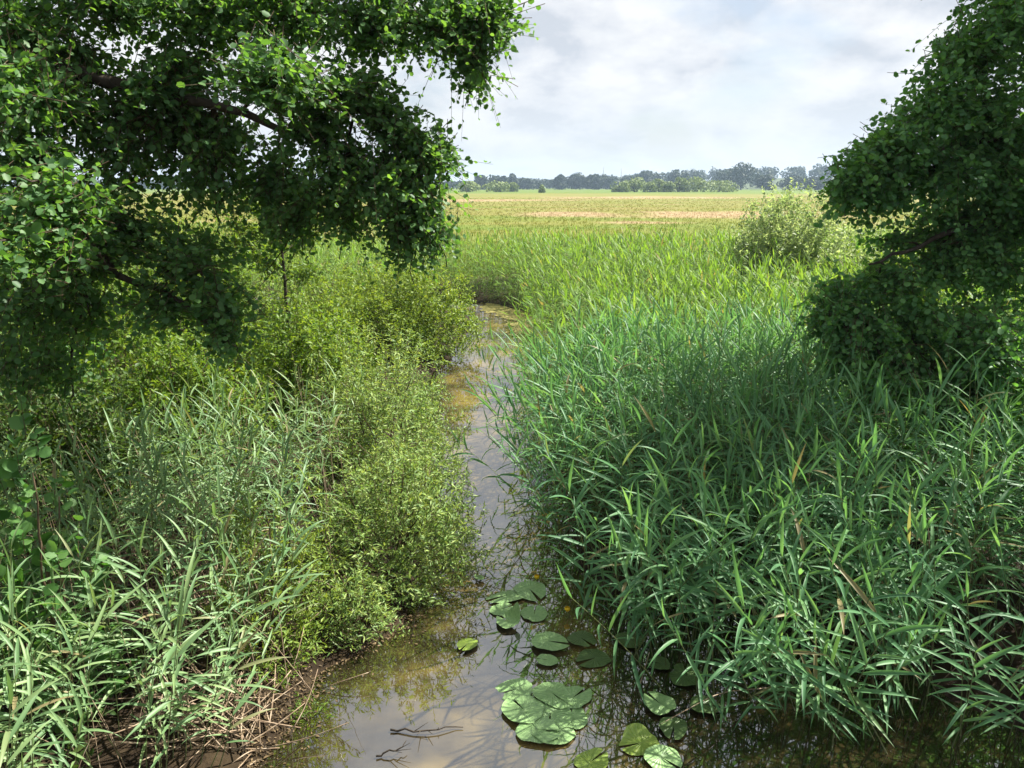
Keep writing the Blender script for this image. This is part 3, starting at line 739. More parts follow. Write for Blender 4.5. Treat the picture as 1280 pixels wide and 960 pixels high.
for (x, y, rx, ry, h, n, lab, sd) in (
        (-6.6, 12.0, 1.7, 1.5, 2.6, 1700, 'sunlit yellow-green shrub beneath the drooping alder boughs', 0.3),
        (-5.6, 14.4, 1.3, 1.3, 2.5, 1300, 'light green shrub left of the slim sapling', 1.3),
        (-10.2, 14.5, 2.0, 1.8, 3.0, 1500, 'shrub at the far left seen below the alder crown', 2.3),
        (-8.4, 19.0, 2.4, 2.0, 3.1, 1500, 'broad shrub behind the sapling seen through alder leaves', 3.3),
        (-13.5, 20.0, 2.8, 2.0, 3.4, 1400, 'distant shrub behind the undergrowth on the far left', 4.1),
        (-4.7, 10.6, 1.15, 1.1, 1.9, 1300, 'sunny yellow-green shrub behind the left reeds, nearest the drooping bough', 6.1),
        (-6.7, 10.3, 1.3, 1.2, 2.2, 1400, 'bright shrub left of the sunny one behind the left reeds', 7.2),
        (-3.4, 12.6, 1.2, 1.2, 2.1, 1300, 'light green shrub between the taller willow and the sapling', 8.3),
        (-5.4, 8.3, 1.35, 1.2, 1.95, 1600, 'shady shrub at the foot of the large alder', 5.3)):
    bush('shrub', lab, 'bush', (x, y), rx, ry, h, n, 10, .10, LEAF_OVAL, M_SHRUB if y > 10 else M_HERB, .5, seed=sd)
bush('alder_seedling', 'young alder with big round leaves poking in at the left edge', 'bush', (-3.45, 5.0), .5, .5, 2.35, 120, 7, .10, LEAF_ROUND, M_YOUNG, .35, 4, parts=160, seed=1.1)


def sapling():
    base = (-4.55, 15.2)
    z0 = float(height(np.array([base[0]]), np.array([base[1]]))[0])
    root = thing('sapling', 'slim dark-stemmed sapling with yellow-green leaves below the alder boughs', 'tree', (*base, z0))
    c = np.array((*base, z0))
    tr = smooth_path([c, c + (0.03, 0, 1.4), c + (-.02, 0, 3.3)], 10, .015)
    v, f = tube(tr, np.linspace(.06, .015, 10), 7)
    link('trunk', mesh_np('trunk', shift(v, root), f, M_BARK), root)
    P0, P1 = [], []
    for k in range(9):
        z = rng.uniform(2.0, 3.3); a = rng.uniform(0, 6.28)
        s = c + (0, 0, z); e = s + np.array((math.cos(a) * 1.0, math.sin(a) * .8, .35)) * rng.uniform(.6, 1.1)
        p = smooth_path([s, (s + e) / 2 + (0, 0, .06), e], 7)
        v, f = tube(p, np.linspace(.016, .005, 7), 5)
        link('branch', mesh_np('branch', shift(v, root), f, M_BARK), root)
        for q in (.5, .9):
            a0, a1 = blob_twigs(s + (e - s) * q, (.42, .4, .28), 40, .35, droop=.05)
            P0.append(a0); P1.append(a1)
    P0, P1 = np.concatenate(P0), np.concatenate(P1)
    v, f = twig_mesh(P0, P1, .003); link('twigs', mesh_np('twigs', shift(v, root), f, M_TWIG), root, 'stuff')
    v, f = bake(LEAF_OVAL, *leaves_on_twigs(P0, P1, 9, .095)); link('crown', mesh_np('crown', shift(v, root), f, M_SHRUB), root, 'stuff')


sapling()

# ------------------------------------------------------------------ reeds
def reed_leaf_curve(e0, dr, n):
    t = np.linspace(0, 1, n + 1)
    ang = e0 - dr * t ** 1.6
    st = 1.0 / n
    P = np.zeros((n + 1, 3))
    for k in range(1, n + 1):
        a = (ang[k] + ang[k - 1]) / 2
        P[k] = P[k - 1] + st * np.array((math.cos(a), 0, math.sin(a)))
    return P, ang, t


VAR = [(math.radians(e - d * .14), math.radians(d * .58)) for e, d in ((80, 15), (72, 45), (62, 40), (58, 80), (48, 35), (46, 65), (42, 95), (38, 45), (34, 75), (30, 35), (26, 55), (26, 90), (18, 45), (12, 60), (52, 115), (62, 110))]


def reed_leaf(var, lod, width=0.082):
    """unit-length blade: narrow base, widest at a third, long point, keeled"""
    n = {0: 7, 1: 4, 2: 3, 3: 2}[lod]
    P, ang, t = reed_leaf_curve(*VAR[var], n)
    w = width * np.interp(t, [0, .12, .35, .7, 1], [.35, .8, 1, .62, 0.0])
    tw = 0.9 * (t ** 1.3) * (1 if var % 2 else -1) * (0.3 + 0.12 * (var % 5))
    nrm = np.stack([-np.sin(ang), 0 * ang, np.cos(ang)], 1)
    side = np.array((0, 1.0, 0))[None] * np.cos(tw)[:, None] + nrm * np.sin(tw)[:, None]
    k = 0.28 if lod <= 1 else 0.0
    L = P + side * w[:, None] / 2 + nrm * (w * k)[:, None]
    R = P - side * w[:, None] / 2 + nrm * (w * k)[:, None]
    if lod <= 1:
        V = np.concatenate([P, L, R]); m = n + 1
        q = [(i, i + 1, m + i + 1, m + i) for i in range(n - 1)] + [(i, 2 * m + i, 2 * m + i + 1, i + 1) for i in range(n - 1)]
        tr = [(n - 1, n, m + n - 1), (n - 1, 2 * m + n - 1, n)]
        return V, [np.array(q), np.array(tr)]
    V = np.concatenate([L, R[:-1]]); m = n + 1
    q = [(i, m + i, m + i + 1, i + 1) for i in range(n - 1)]
    return V, ([np.array(q)] if q else []) + [np.array([(n - 1, m + n - 1, n)])]


LEAF_SET = {lod: [reed_leaf(v, lod, 0.078 if lod < 2 else (0.105 if lod == 2 else 0.15)) for v in range(len(VAR))] for lod in range(4)}


def make_reed_template(k):
    r = random.Random(100 + k)
    H = r.uniform(1.75, 2.1); bend = r.uniform(.05, .28); ba = r.uniform(0, 6.28)
    def stem_pt(t):
        return np.array((math.cos(ba) * bend * t * t, math.sin(ba) * bend * t * t, H * t))
    leaves = []; n = r.choice((11, 12, 13, 14)); az = r.uniform(0, 6.28)
    for i in range(n):
        t = .26 + .72 * i / (n - 1)
        a = az + (i % 2) * math.pi + r.uniform(-.8, .8)
        if i >= n - 2:
            v = r.choice((0, 1, 1, 2))
        elif i >= n - 5:
            v = r.choice((2, 3, 4, 5, 5, 7, 14, 15))
        else:
            v = r.choice((4, 5, 6, 7, 8, 9, 10, 11, 12, 13, 14))
        L = r.uniform(.26, .46) * (0.72 if i < 2 else 1.0) * (0.75 if i == n - 1 else 1)
        leaves.append((v, stem_pt(t), a, L))
    return H, stem_pt, leaves


RT = [make_reed_template(k) for k in range(14)]


def reed_arrays(T, lod, with_stem=True, keep=1.0):
    H, sp, leaves = T
    parts = []
    for i, (v, p, a, L) in enumerate(leaves):
        if lod >= 2 and i % 4 == 1 and keep < 1:
            continue
        V, fs = LEAF_SET[lod][v]
        ca, sa = math.cos(a), math.sin(a)
        W = V * L
        parts.append((np.stack([W[:, 0] * ca - W[:, 1] * sa, W[:, 0] * sa + W[:, 1] * ca, W[:, 2]], 1) + p, fs))
    return join(parts)


def stem_arrays(T, lod):
    H, sp, _ = T
    n = {0: 7, 1: 4, 2: 3, 3: 2}[lod]
    return tube(np.array([sp(t) for t in np.linspace(0, 1, n)]), np.linspace(.0055, .0022, n), 5 if lod == 0 else 3, cap=False)


def rot_to(yaw, tiltdir, tilt, s):
    """matrices: yaw about z, then tilt towards a compass direction"""
    n = len(yaw)
    c, si = np.cos(yaw), np.sin(yaw)
    Rz = np.zeros((n, 3, 3)); Rz[:, 0, 0] = c; Rz[:, 0, 1] = -si; Rz[:, 1, 0] = si; Rz[:, 1, 1] = c; Rz[:, 2, 2] = 1
    ax = np.stack([-np.sin(tiltdir), np.cos(tiltdir), 0 * yaw], 1)
    K = np.zeros((n, 3, 3)); K[:, 0, 1] = -ax[:, 2]; K[:, 0, 2] = ax[:, 1]; K[:, 1, 0] = ax[:, 2]; K[:, 1, 2] = -ax[:, 0]; K[:, 2, 0] = -ax[:, 1]; K[:, 2, 1] = ax[:, 0]
    R = np.eye(3)[None] + np.sin(tilt)[:, None, None] * K + (1 - np.cos(tilt))[:, None, None] * (K @ K)
    return (R @ Rz) * s[:, None, None]


def reed_bed_parts(pts, M, lod):
    """bake reeds (positions, matrices) into arrays; returns leaf arrays and stem arrays"""
    lv, sv = [], []
    idx = np.arange(len(pts)) % len(RT)
    for k in range(len(RT)):
        s = np.where(idx == k)[0]
        if not len(s):
            continue
        for arr, store in ((reed_arrays(RT[k], lod, keep=.9 if lod >= 2 else 1), lv), (stem_arrays(RT[k], lod), sv)):
            V, fs = arr
            W = np.einsum('nij,vj->nvi', M[s], V) + pts[s][:, None]
            off = (np.arange(len(s)) * len(V))[:, None, None]
            store.append((W.reshape(-1, 3), [(f[None] + off).reshape(-1, f.shape[1]) for f in fs]))
    return lv, sv


def scatter(x0, x1, y0, y1, dens, test):
    n = int((x1 - x0) * (y1 - y0) * dens)
    x, y = rng.uniform(x0, x1, n), rng.uniform(y0, y1, n)
    s, d = shore(x, y)
    k = test(x, y, s)
    return np.stack([x[k], y[k]], 1), s[k], d[k]


def place(xy, s, d, edge_lean=.32, front_y=None, scale=(.82, 1.1), rnd=.10, wind=(.0, .0)):
    n = len(xy)
    z = height(xy[:, 0], xy[:, 1])
    pts = np.stack([xy[:, 0], xy[:, 1], np.maximum(z, -.15)], 1)
    lean = d * (edge_lean * np.exp(-np.maximum(s, 0) / .55))[:, None] + rng.normal(0, rnd, (n, 2)) + np.array(wind)
    if front_y is not None:
        lean[:, 1] -= .20 * np.exp(-np.maximum(xy[:, 1] - front_y, 0) / .5)
    tl = np.minimum(np.linalg.norm(lean, axis=1), .65)
    sc_ = rng.uniform(*scale, n)
    M = rot_to(rng.uniform(0, 6.28, n), np.arctan2(lean[:, 1], lean[:, 0]), tl, sc_)
    return pts, M


class ReedProto:
    def __init__(self, leaf_material):
        self.leaf = [mesh_np('leaf', LEAF_SET[0][v][0] , LEAF_SET[0][v][1], leaf_material) for v in range(len(VAR))]
        self.stem = [mesh_np('stem', *stem_arrays(T, 0), M_STEM) for T in RT]

    def make(self, k, pt, M, label, group):
        root = thing('common_reed', label, 'reed', (0, 0, 0), group)
        M4 = Matrix.Identity(4)
        for i in range(3):
            for j in range(3):
                M4[i][j] = float(M[i, j])
            M4[i][3] = float(pt[i])
        root.matrix_basis = M4
        link('stem', self.stem[k], root)
        for (v, p, a, L) in RT[k][2]:
            o = bpy.data.objects.new('leaf', self.leaf[v]); col.objects.link(o); o.parent = root
            o.matrix_local = Matrix.Translation(Vector(p)) @ Matrix.Rotation(a, 4, 'Z') @ Matrix.Scale(L, 4)
        return root


def tip_px(pts, M):
    top = pts + np.einsum('nij,j->ni', M, np.array((0, 0, 1.4)))
    return project(top)


def right_reeds():
    front = lambda x: 5.1 - .2 * np.clip(x - 1.8, 0, 1) + 0.10 * np.sin(x * 2.1) + np.clip(1.9 - x, 0, 2) * .9
    near = scatter(.2, 8.2, 4.6, 12, 50, lambda x, y, s: ((s > -.22) | ((y < 7.2) & (x > 1.2 - .25 * (y - 5)))) & (y > front(x)) & (rng.random(len(x)) < np.where(s < .15, .5, 1)) & (x < .75 * y + 1.2) & ~((x > 3.8 + .22 * (y - 8) + .2 * np.sin(y * 3)) & (y > 7.7)))
    pts, M = place(*near, edge_lean=.32, front_y=5.2, wind=(-.05, -.03), rnd=.17)
    x, y, dep = tip_px(pts, M)
    edge = near[1]
    inside = (x > 20) & (x < 1262) & (y < 950)
    score = np.where(inside, 1 / dep + .05 * np.exp(-np.maximum(edge, 0) / .4), 0)
    pick = np.argsort(-score)[:185]
    proto = ReedProto(M_REED)
    for i in pick:
        if x[i] > 1090:
            lab, g = 'blue-green reed in the right corner of the front reeds, towards the alder', 'front corner reeds of the right bank'
        elif pts[i, 1] < 6.2 and x[i] > 900:
            lab, g = 'blue-green reed in the middle of the front row above the black water', 'middle front row reeds of the right bank'
        elif y[i] > 640:
            lab, g = 'reed at the left end of the front row arching over the lily pads', 'reeds arching over the lily pads'
        elif x[i] < 760:
            lab, g = 'dark green reed leaning over the narrow water opposite the streamside willow', 'reeds leaning over the stream opposite the willow'
        else:
            lab, g = 'blue-green reed behind the front row, well inside the right bank', 'second row reeds of the right bank'
        proto.make(int(i) % len(RT), pts[i], M[i], lab, g)
    rest = np.ones(len(pts), bool); rest[pick] = False
    lv, sv = reed_bed_parts(pts[rest], M[rest], 1)
    mid = scatter(.1, 13, 12, 22, 24, lambda x, y, s: (s > -.15) & (x < .62 * y + 2) & ~((x > 4.7 + .4 * (y - 12)) & (y < 14)))
    pm, Mm = place(*mid, edge_lean=.22, scale=(.78, 1.02), wind=(-.06, -.03), rnd=.15)
    l2, s2 = reed_bed_parts(pm, Mm, 2)
    far = scatter(-7, 17, 22, 38, 15, lambda x, y, s: (s > -.3) & (x < .55 * y + 3) & (y < 32.5 + 2 * np.sin(x * .5)) & ~((x < -.8) & (y < 27.6)))
    low = scatter(-7, 2.5, 24, 32, 60, lambda x, y, s: (s > -.25) & (s < .8) & ~((x < -.8) & (y < 27.6)))
    far = tuple(np.concatenate([a, b]) for a, b in zip(far, low))
    pf, Mf = place(*far, edge_lean=.15, scale=(.90, 1.12), wind=(-.06, 0))
    Mf[-len(low[0]):] *= .42
    Mf *= np.interp(pf[:, 1], [29, 34], [1.0, .78])[:, None, None]
    l3, s3 = reed_bed_parts(pf, Mf, 2)
    root = thing('reed_bed', 'dense mass of green reeds behind the front rows on the right bank', 'reed bed', (4, 8, .3))
    root['kind'] = 'stuff'
    for nm, arr, mt in (('foliage', lv, M_REED), ('stems', sv, M_STEM), ('foliage', l2 + l3, M_REED_F), ('stems', s2 + s3, M_STEM)):
        V, F = join(arr)
        link(nm, mesh_np(nm, shift(V, root), F, mt), root, 'stuff')
    straw_among(root, .3, 8, 5.1, 22, 900, lambda x, y, s: (s > -.2) & (x < .6 * y + 1))
    print('right reeds', len(pts), len(pm), len(pf))


def straw_among(root, x0, x1, y0, y1, n, test):
    """last year's dry stalks leaning through the green reeds"""
    xy, s_, d_ = scatter(x0, x1, y0, y1, n / ((x1 - x0) * (y1 - y0)), test)
    m = len(xy)
    p0 = np.stack([xy[:, 0], xy[:, 1], np.maximum(height(xy[:, 0], xy[:, 1]), 0)], 1)
    p1 = p0 + np.stack([rng.normal(-.1, .45, m), rng.normal(-.1, .45, m), rng.uniform(.7, 2.0, m)], 1)
    V, F = twig_mesh(p0, p1, .0042)
    link('dead_stalks', mesh_np('dead_stalks', shift(V, root), F, M_STRAW), root, 'stuff')


def left_reeds():
    gap = lambda x, y: ((np.abs(x + 1.75) < .38) & (y < 5.9)) | ((x > -1.9) & (y < 7)) | ((x > -2.3) & (y > 6.8))
    near = scatter(-7, -.9, 3.6, 9.4, 34, lambda x, y, s: (s > -.05) & ~gap(x, y) & (np.sin(x * 2.3 + 1.2 * np.sin(y * 1.7)) * np.sin(y * 1.9 + x) > -.45) & (x > -.8 * y - .8) & (y > 3.6) & ~((x < -3.9) & (y > 7.0)))
    pts, M = place(*near, edge_lean=.30, scale=(.62, .92), rnd=.16, wind=(.04, -.06))
    x, y, dep = tip_px(pts, M)
    score = np.where((x > 5) & (x < 600) & (y < 955), 1 / dep, 0)
    pick = np.argsort(-score)[:115]
    proto = ReedProto(M_REED_L)
    for i in pick:
        if x[i] < 130:
            lab, g = 'pale sunlit reed in the bottom left corner below the young alder', 'corner reeds of the left bank'
        elif x[i] < 260:
            lab, g = 'pale sunlit reed just left of the heap of dead stalks', 'reeds left of the dead stalks'
        else:
            lab, g = 'pale sunlit reed behind the dead stalks beside the small young willow', 'reeds beside the small young willow'
        proto.make(int(i) % len(RT), pts[i], M[i], lab, g)
    rest = np.ones(len(pts), bool); rest[pick] = False
    lv, sv = reed_bed_parts(pts[rest], M[rest], 1)
    far = scatter(-18, -2.5, 19.5, 36, 7, lambda x, y, s: (s > .1))
    pf, Mf = place(*far, edge_lean=.15, scale=(.7, 1.05))
    l3, s3 = reed_bed_parts(pf, Mf, 2)
    root = thing('reed_bed', 'paler reeds thinning among the shrubs on the left bank', 'reed bed', (-4, 8, .3))
    root['kind'] = 'stuff'
    for nm, arr, mt in (('foliage', lv, M_REED_L), ('stems', sv, M_STEM), ('foliage', l3, M_REED_F), ('stems', s3, M_STEM)):
        V, F = join(arr)
        link(nm, mesh_np(nm, shift(V, root), F, mt), root, 'stuff')
    straw_among(root, -6.5, -1.6, 4, 12, 420, lambda x, y, s: s > 0)
    print('left reeds', len(pts), len(pf))


right_reeds()
left_reeds()


def old_reed(label, base, tip, plume=True, bent=0.0):
    """last year's straw-coloured reed, with its plume"""
    root = thing('dead_reed', label, 'reed', base)
    b, t = np.array(base), np.array(tip)
    mid = (b + t) / 2 + np.array((0, 0, bent))
    p = smooth_path([b, mid, t], 12)
    v, f = tube(p, np.linspace(.006, .003, 12), 5)
    link('stem', mesh_np('stem', shift(v, root), f, M_STRAW), root)
    if plume:
        n = 60
        ax = unit(t - p[-3])
        s = t + ax * rng.uniform(-.02, .2, (n, 1))
        e = s + (ax * .6 + rng.normal(0, .5, (n, 3)) - np.array((0, 0, .25))) * .12
        v, f = twig_mesh(s, e, .004)
        link('plume', mesh_np('plume', shift(v, root), f, M_PLUME), root)


old_reed('tall straw reed with a brown plume above the right reeds', ground_at(1080, 700, .2), at(1150, 590, 7.0))
old_reed('short brown reed plume half sunk in the right reed bed', ground_at(985, 640, .2), at(988, 530, 9.0))
old_reed('brown reed plume before the dark foot of the right alder', ground_at(1085, 620, .2), at(1082, 484, 9.3))
old_reed('bare white reed stalk standing in the dark water below the right reeds', ground_at(798, 862, 0), at(812, 815, 5.75), False)
old_reed('bent pale reed stalk arching over the dark water at right', ground_at(960, 860, 0), at(826, 905, 4.9), False, .12)
old_reed('thin dry stalk bowed among the front right reeds', ground_at(1165, 830, 0), at(1160, 655, 5.4), False, .1)

# ------------------------------------------------------------------ dead stalks, litter, sticks
def dead_clump():
    root = thing('dead_reed_clump', 'collapsed heap of straw-brown broken reed stalks on the near left bank', 'reeds', (-1.9, 5.35, .1))
    stalk = []
    for k in range(8):
        a = rng.uniform(-.06, .06); p = np.array([(0, 0, 0), (.5, a, .02), (1, a * .3, 0)])
        v, f = tube(smooth_path(p, 6), np.array([.0055, .0052, .005, .0045, .004, .003]), 5)
        stalk.append(mesh_np('stalk', v, f, M_STRAW))
    for k in range(230):
        px, py = rng.normal(290, 42), rng.uniform(770, 955)
        px += (py - 860) * -.25
        b = ground_at(px, py, .06)
        z = float(height(b[:1], b[1:2])[0])
        b[2] = max(z, 0) + rng.uniform(0, .12)
        el = abs(rng.normal(.35, .38)); az = rng.normal(1.7 if rng.random() < .6 else 3.6, .7); L = rng.uniform(.25, .75)
        o = bpy.data.objects.new('stalk', stalk[k % 8]); col.objects.link(o); o.parent = root
        s = L; th = rng.uniform(.6, 1.3)
        R = Euler((rng.uniform(0, 6.28), -el, az)).to_matrix().to_4x4()
        o.matrix_local = Matrix.Translation(Vector(b) - root.location) @ R @ Matrix.Diagonal((s, th, th, 1))


dead_clump()


def stick(label, pts, r=.009, twigs=4):
    pts = np.array(pts)
    root = thing('stick', label, 'stick', tuple(pts[0]))
    p = smooth_path(pts, 10, .008)
    v, f = tube(p, np.linspace(r, r * .4, 10), 6)
    link('stem', mesh_np('stem', shift(v, root), f, M_BARK), root)
    for k in range(twigs):
        s = p[3 + k]; e = s + np.array((rng.normal(.05, .05), rng.normal(0, .06), rng.uniform(.01, .07)))
        v, f = tube(smooth_path([s, (s + e) / 2, e], 4), np.linspace(r * .5, r * .2, 4), 4)
        link('twig', mesh_np('twig', shift(v, root), f, M_BARK), root)


stick('dark twiggy stick lying across the shallow water off the mud', [ground_at(488, 912, .02), ground_at(530, 914, .03), ground_at(580, 908, .02)])
stick('short forked stick on the mud near the bottom edge', [ground_at(470, 945, .02), ground_at(495, 938, .05), ground_at(508, 928, .06)], .008, 3)
stick('thin curved twig leaning over the water beside the overhanging willow', [ground_at(512, 800, .0), at(520, 770, 6.5), at(533, 740, 6.5)], .005, 2)


def litter():
    n = 5200
    px, py = rng.uniform(300, 540, n), rng.uniform(760, 965, n)
    P = np.array([ground_at(a, b, .02) for a, b in zip(px, py)])
    hh = height(P[:, 0], P[:, 1])
    k = (hh > -.02) | ((hh > -.10) & (rng.random(n) < .10))
    P = P[k]; n = len(P)
    P[:, 2] = np.maximum(height(P[:, 0], P[:, 1]), 0) + .008
    a = rng.uniform(0, 6.28, n)
    D = unit(np.stack([np.cos(a), np.sin(a), rng.normal(0, .2, n)], 1)); Nn = unit(np.stack([rng.normal(0, .3, n), rng.normal(0, .3, n), np.ones(n)], 1))
    Nn = unit(Nn - (Nn * D).sum(1, keepdims=True) * D)
    v, f = bake(LEAF_OVAL, P, D, Nn, rng.uniform(.015, .05, n))
    o = link('leaf_litter', mesh_np('leaf_litter', v, f, M_LITTER)); tag(o, 'brown rotting leaf litter scattered over the dark mud', 'litter', kind='stuff')


litter()


def herbs():
    """low plants covering the banks"""
    xy, s, d = scatter(-16, 13, 3.2, 30, 7, lambda x, y, s: (s > .25) & (np.abs(x) < .8 * y + 1.5) & ~((x > -2.4) & (y < 7.5)))
    n = len(xy)
    p0 = np.stack([xy[:, 0], xy[:, 1], height(xy[:, 0], xy[:, 1])], 1)
    p1 = p0 + np.stack([rng.normal(0, .15, n), rng.normal(0, .15, n), rng.uniform(.2, .6, n)], 1)
    v, f = bake(LEAF_OVAL, *leaves_on_twigs(p0, p1, 8, .11, t0=.2))
    o = link('undergrowth', mesh_np('undergrowth', v, f, M_HERB)); tag(o, 'low leafy undergrowth covering both banks below reeds and bushes', 'undergrowth', kind='stuff')


herbs()


def algae():
    xs, ys = np.arange(-3, 2, .05), np.arange(19, 28.5, .07)
    X, Y = np.meshgrid(xs, ys)
    s = shore(X, Y)[0].reshape(X.shape)
    g = np.zeros(X.shape)
    for k, (f, a) in enumerate(((1.1, 1), (2.3, .7), (4.7, .45), (9.1, .3))):
        g += a * np.sin(f * X * 1.3 + k * 1.7 + 1.4 * np.sin(f * Y * .6)) * np.sin(f * Y * .8 + k + 1.1 * np.sin(f * X))
    keep = (g + 1.5 * np.clip((X + .2) * .7, -1, 1) + np.clip((Y - 22.5) * .35, -1.1, .9) > .35) & (s < .05)
    idx = -np.ones(X.shape, int)
    K = keep[:-1, :-1] & keep[1:, :-1] & keep[:-1, 1:] & keep[1:, 1:]
    need = np.zeros(X.shape, bool)
    for a, b in ((0, 0), (1, 0), (0, 1), (1, 1)):
        need[a:a + K.shape[0], b:b + K.shape[1]] |= K
    idx[need] = np.arange(need.sum())
    V = np.stack([X[need], Y[need], .006 + .006 * np.abs(np.sin(X[need] * 9) * np.sin(Y[need] * 7))], 1)
    F = np.stack([idx[:-1, :-1][K], idx[:-1, 1:][K], idx[1:, 1:][K], idx[1:, :-1][K]], 1)
    o = link('algae_mat', mesh_np('algae_mat', V, [F], M_ALGAE)); tag(o, 'yellowish floating algae scum where the stream bends away', 'algae', kind='stuff')


algae()

# ------------------------------------------------------------------ water lilies
def pad_mesh(k, mat, curl=0.0):
    r = random.Random(40 + k)
    rings, seg = 5, 30
    V = [(0.0, 0.0, 0.0)]
    notch = r.uniform(.10, .17)
    angs = np.linspace(notch, 2 * np.pi - notch, seg)
    ph = r.uniform(0, 6.28)
    for q in range(1, rings + 1):
        t = q / rings
        for a in angs:
            b = 1 + .05 * math.sin(3 * a + ph) + .03 * math.sin(7 * a + ph * 2)
            lob = 1.0 + .12 * math.cos(a)                    # slightly longer away from the notch
            R = t * b * (1.08 - .16 * math.cos(a) ** 2 * (math.cos(a) < 0))
            x, y = -R * math.cos(a) * 1.12 * lob, R * math.sin(a) * .92
            z = .025 * t ** 3 * math.sin(4 * a + ph) + .012 * math.sin(9 * a) * t ** 3 + curl * max(0, y - .25) ** 2 * 1.5
            V.append((x, y, z))
    F3 = [(0, 1 + i, 2 + i) for i in range(seg - 1)]
    F4 = [(1 + (q - 1) * seg + i, 1 + q * seg + i, 2 + q * seg + i, 2 + (q - 1) * seg + i) for q in range(1, rings) for i in range(seg - 1)]
    return mesh_np('lily_pad', np.array(V) * .5, [np.array(F3), np.array(F4)], mat)


PADM = {('g', k): pad_mesh(k, M_PAD) for k in range(4)}
PADM.update({('y', k): pad_mesh(k + 4, M_PAD_Y) for k in range(2)})
PADM.update({('d', k): pad_mesh(k + 6, M_PAD_D) for k in range(3)})
PADM[('c', 0)] = pad_mesh(10, M_PAD, 1.6)
PADM[('c', 1)] = pad_mesh(11, M_PAD_Y, .55)
G1 = 'lily pads of the big overlapping raft'
PADS = [  # px, py, width px, style, variant, label, group
    (646, 861, 44, 'g', 0, 'lily pad at the upper left of the big overlapping raft', G1), (690, 866, 50, 'g', 1, 'lily pad at the upper middle of the big overlapping raft', G1),
    (716, 872, 42, 'g', 2, 'lily pad at the upper right of the big overlapping raft', G1), (656, 888, 52, 'g', 3, 'lily pad at the left side of the big overlapping raft', G1),
    (688, 890, 56, 'g', 0, 'lily pad in the centre of the big overlapping raft', G1), (712, 897, 46, 'g', 1, 'lily pad at the right side of the big overlapping raft', G1),
    (668, 911, 50, 'g', 2, 'lily pad at the lower left of the big overlapping raft', G1), (696, 914, 50, 'g', 3, 'lowest lily pad of the big overlapping raft', G1),
    (635, 743, 44, 'g', 1, 'flat lily pad beside the yellow flower bud, nearer mid-stream', 'mid-stream lily pads'), (662, 736, 40, 'g', 2, 'lily pad directly below the upper yellow flower', 'mid-stream lily pads'),
    (625, 762, 28, 'g', 3, 'small lily pad left of the curled pad in mid-stream', 'mid-stream lily pads'), (636, 777, 30, 'c', 0, 'curled lily pad with dark underside in mid-stream', 'mid-stream lily pads'),
    (585, 804, 26, 'y', 0, 'single yellowish lily pad alone in open water by the willow', None), (668, 768, 34, 'g', 0, 'lily pad half under the reed tips near the lower yellow flower', 'lily pads under the reeds'),
    (684, 801, 42, 'g', 2, 'bright lily pad below overhanging reed leaves above the round small pad', 'lily pads under the reeds'), (686, 825, 25, 'g', 3, 'small round lily pad between the raft and the reeds', 'lily pads under the reeds'),
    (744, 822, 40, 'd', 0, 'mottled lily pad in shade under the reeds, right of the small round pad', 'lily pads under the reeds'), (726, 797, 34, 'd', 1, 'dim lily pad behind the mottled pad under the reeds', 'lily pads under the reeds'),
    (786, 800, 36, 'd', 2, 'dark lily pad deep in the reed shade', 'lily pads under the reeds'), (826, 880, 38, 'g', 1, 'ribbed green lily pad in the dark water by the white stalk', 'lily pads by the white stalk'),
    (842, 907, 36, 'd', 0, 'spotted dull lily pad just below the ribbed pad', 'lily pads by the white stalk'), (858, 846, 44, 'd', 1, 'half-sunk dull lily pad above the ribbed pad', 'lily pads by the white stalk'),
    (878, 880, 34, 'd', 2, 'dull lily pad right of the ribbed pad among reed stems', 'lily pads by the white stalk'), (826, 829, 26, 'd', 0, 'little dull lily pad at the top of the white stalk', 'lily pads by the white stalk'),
    (803, 928, 46, 'c', 1, 'bright lily pad with a raised shiny rim near the bottom edge', None), (826, 946, 44, 'g', 0, 'pale lily pad under the raised-rim pad at the bottom', None),
    (738, 952, 42, 'y', 1, 'yellow-green lily pad cut by the bottom edge of the picture', None), (600, 722, 12, 'g', 3, 'tiny lily pad in the blue reflection beside the willow', None)]
for i, (px, py, w, st, k, lab, g) in enumerate(PADS):
    z = .010 + .0045 * ((i * 5) % 8)
    c = ground_at(px, py, z)
    dep = (c - EYE) @ FW
    o = link('lily_pad', PADM[(st, k)], loc=tuple(c))
    s = w / FPX * dep * .98
    o.scale = (s, s, s)
    o.rotation_euler = (rng.normal(0, .035), rng.normal(0, .035), [0.4, 2.1, 3.9, 5.2, 1.2, 4.6, 2.9, 0.0][i % 8] + rng.uniform(-.3, .3))
    tag(o, lab, 'lily pad', g)
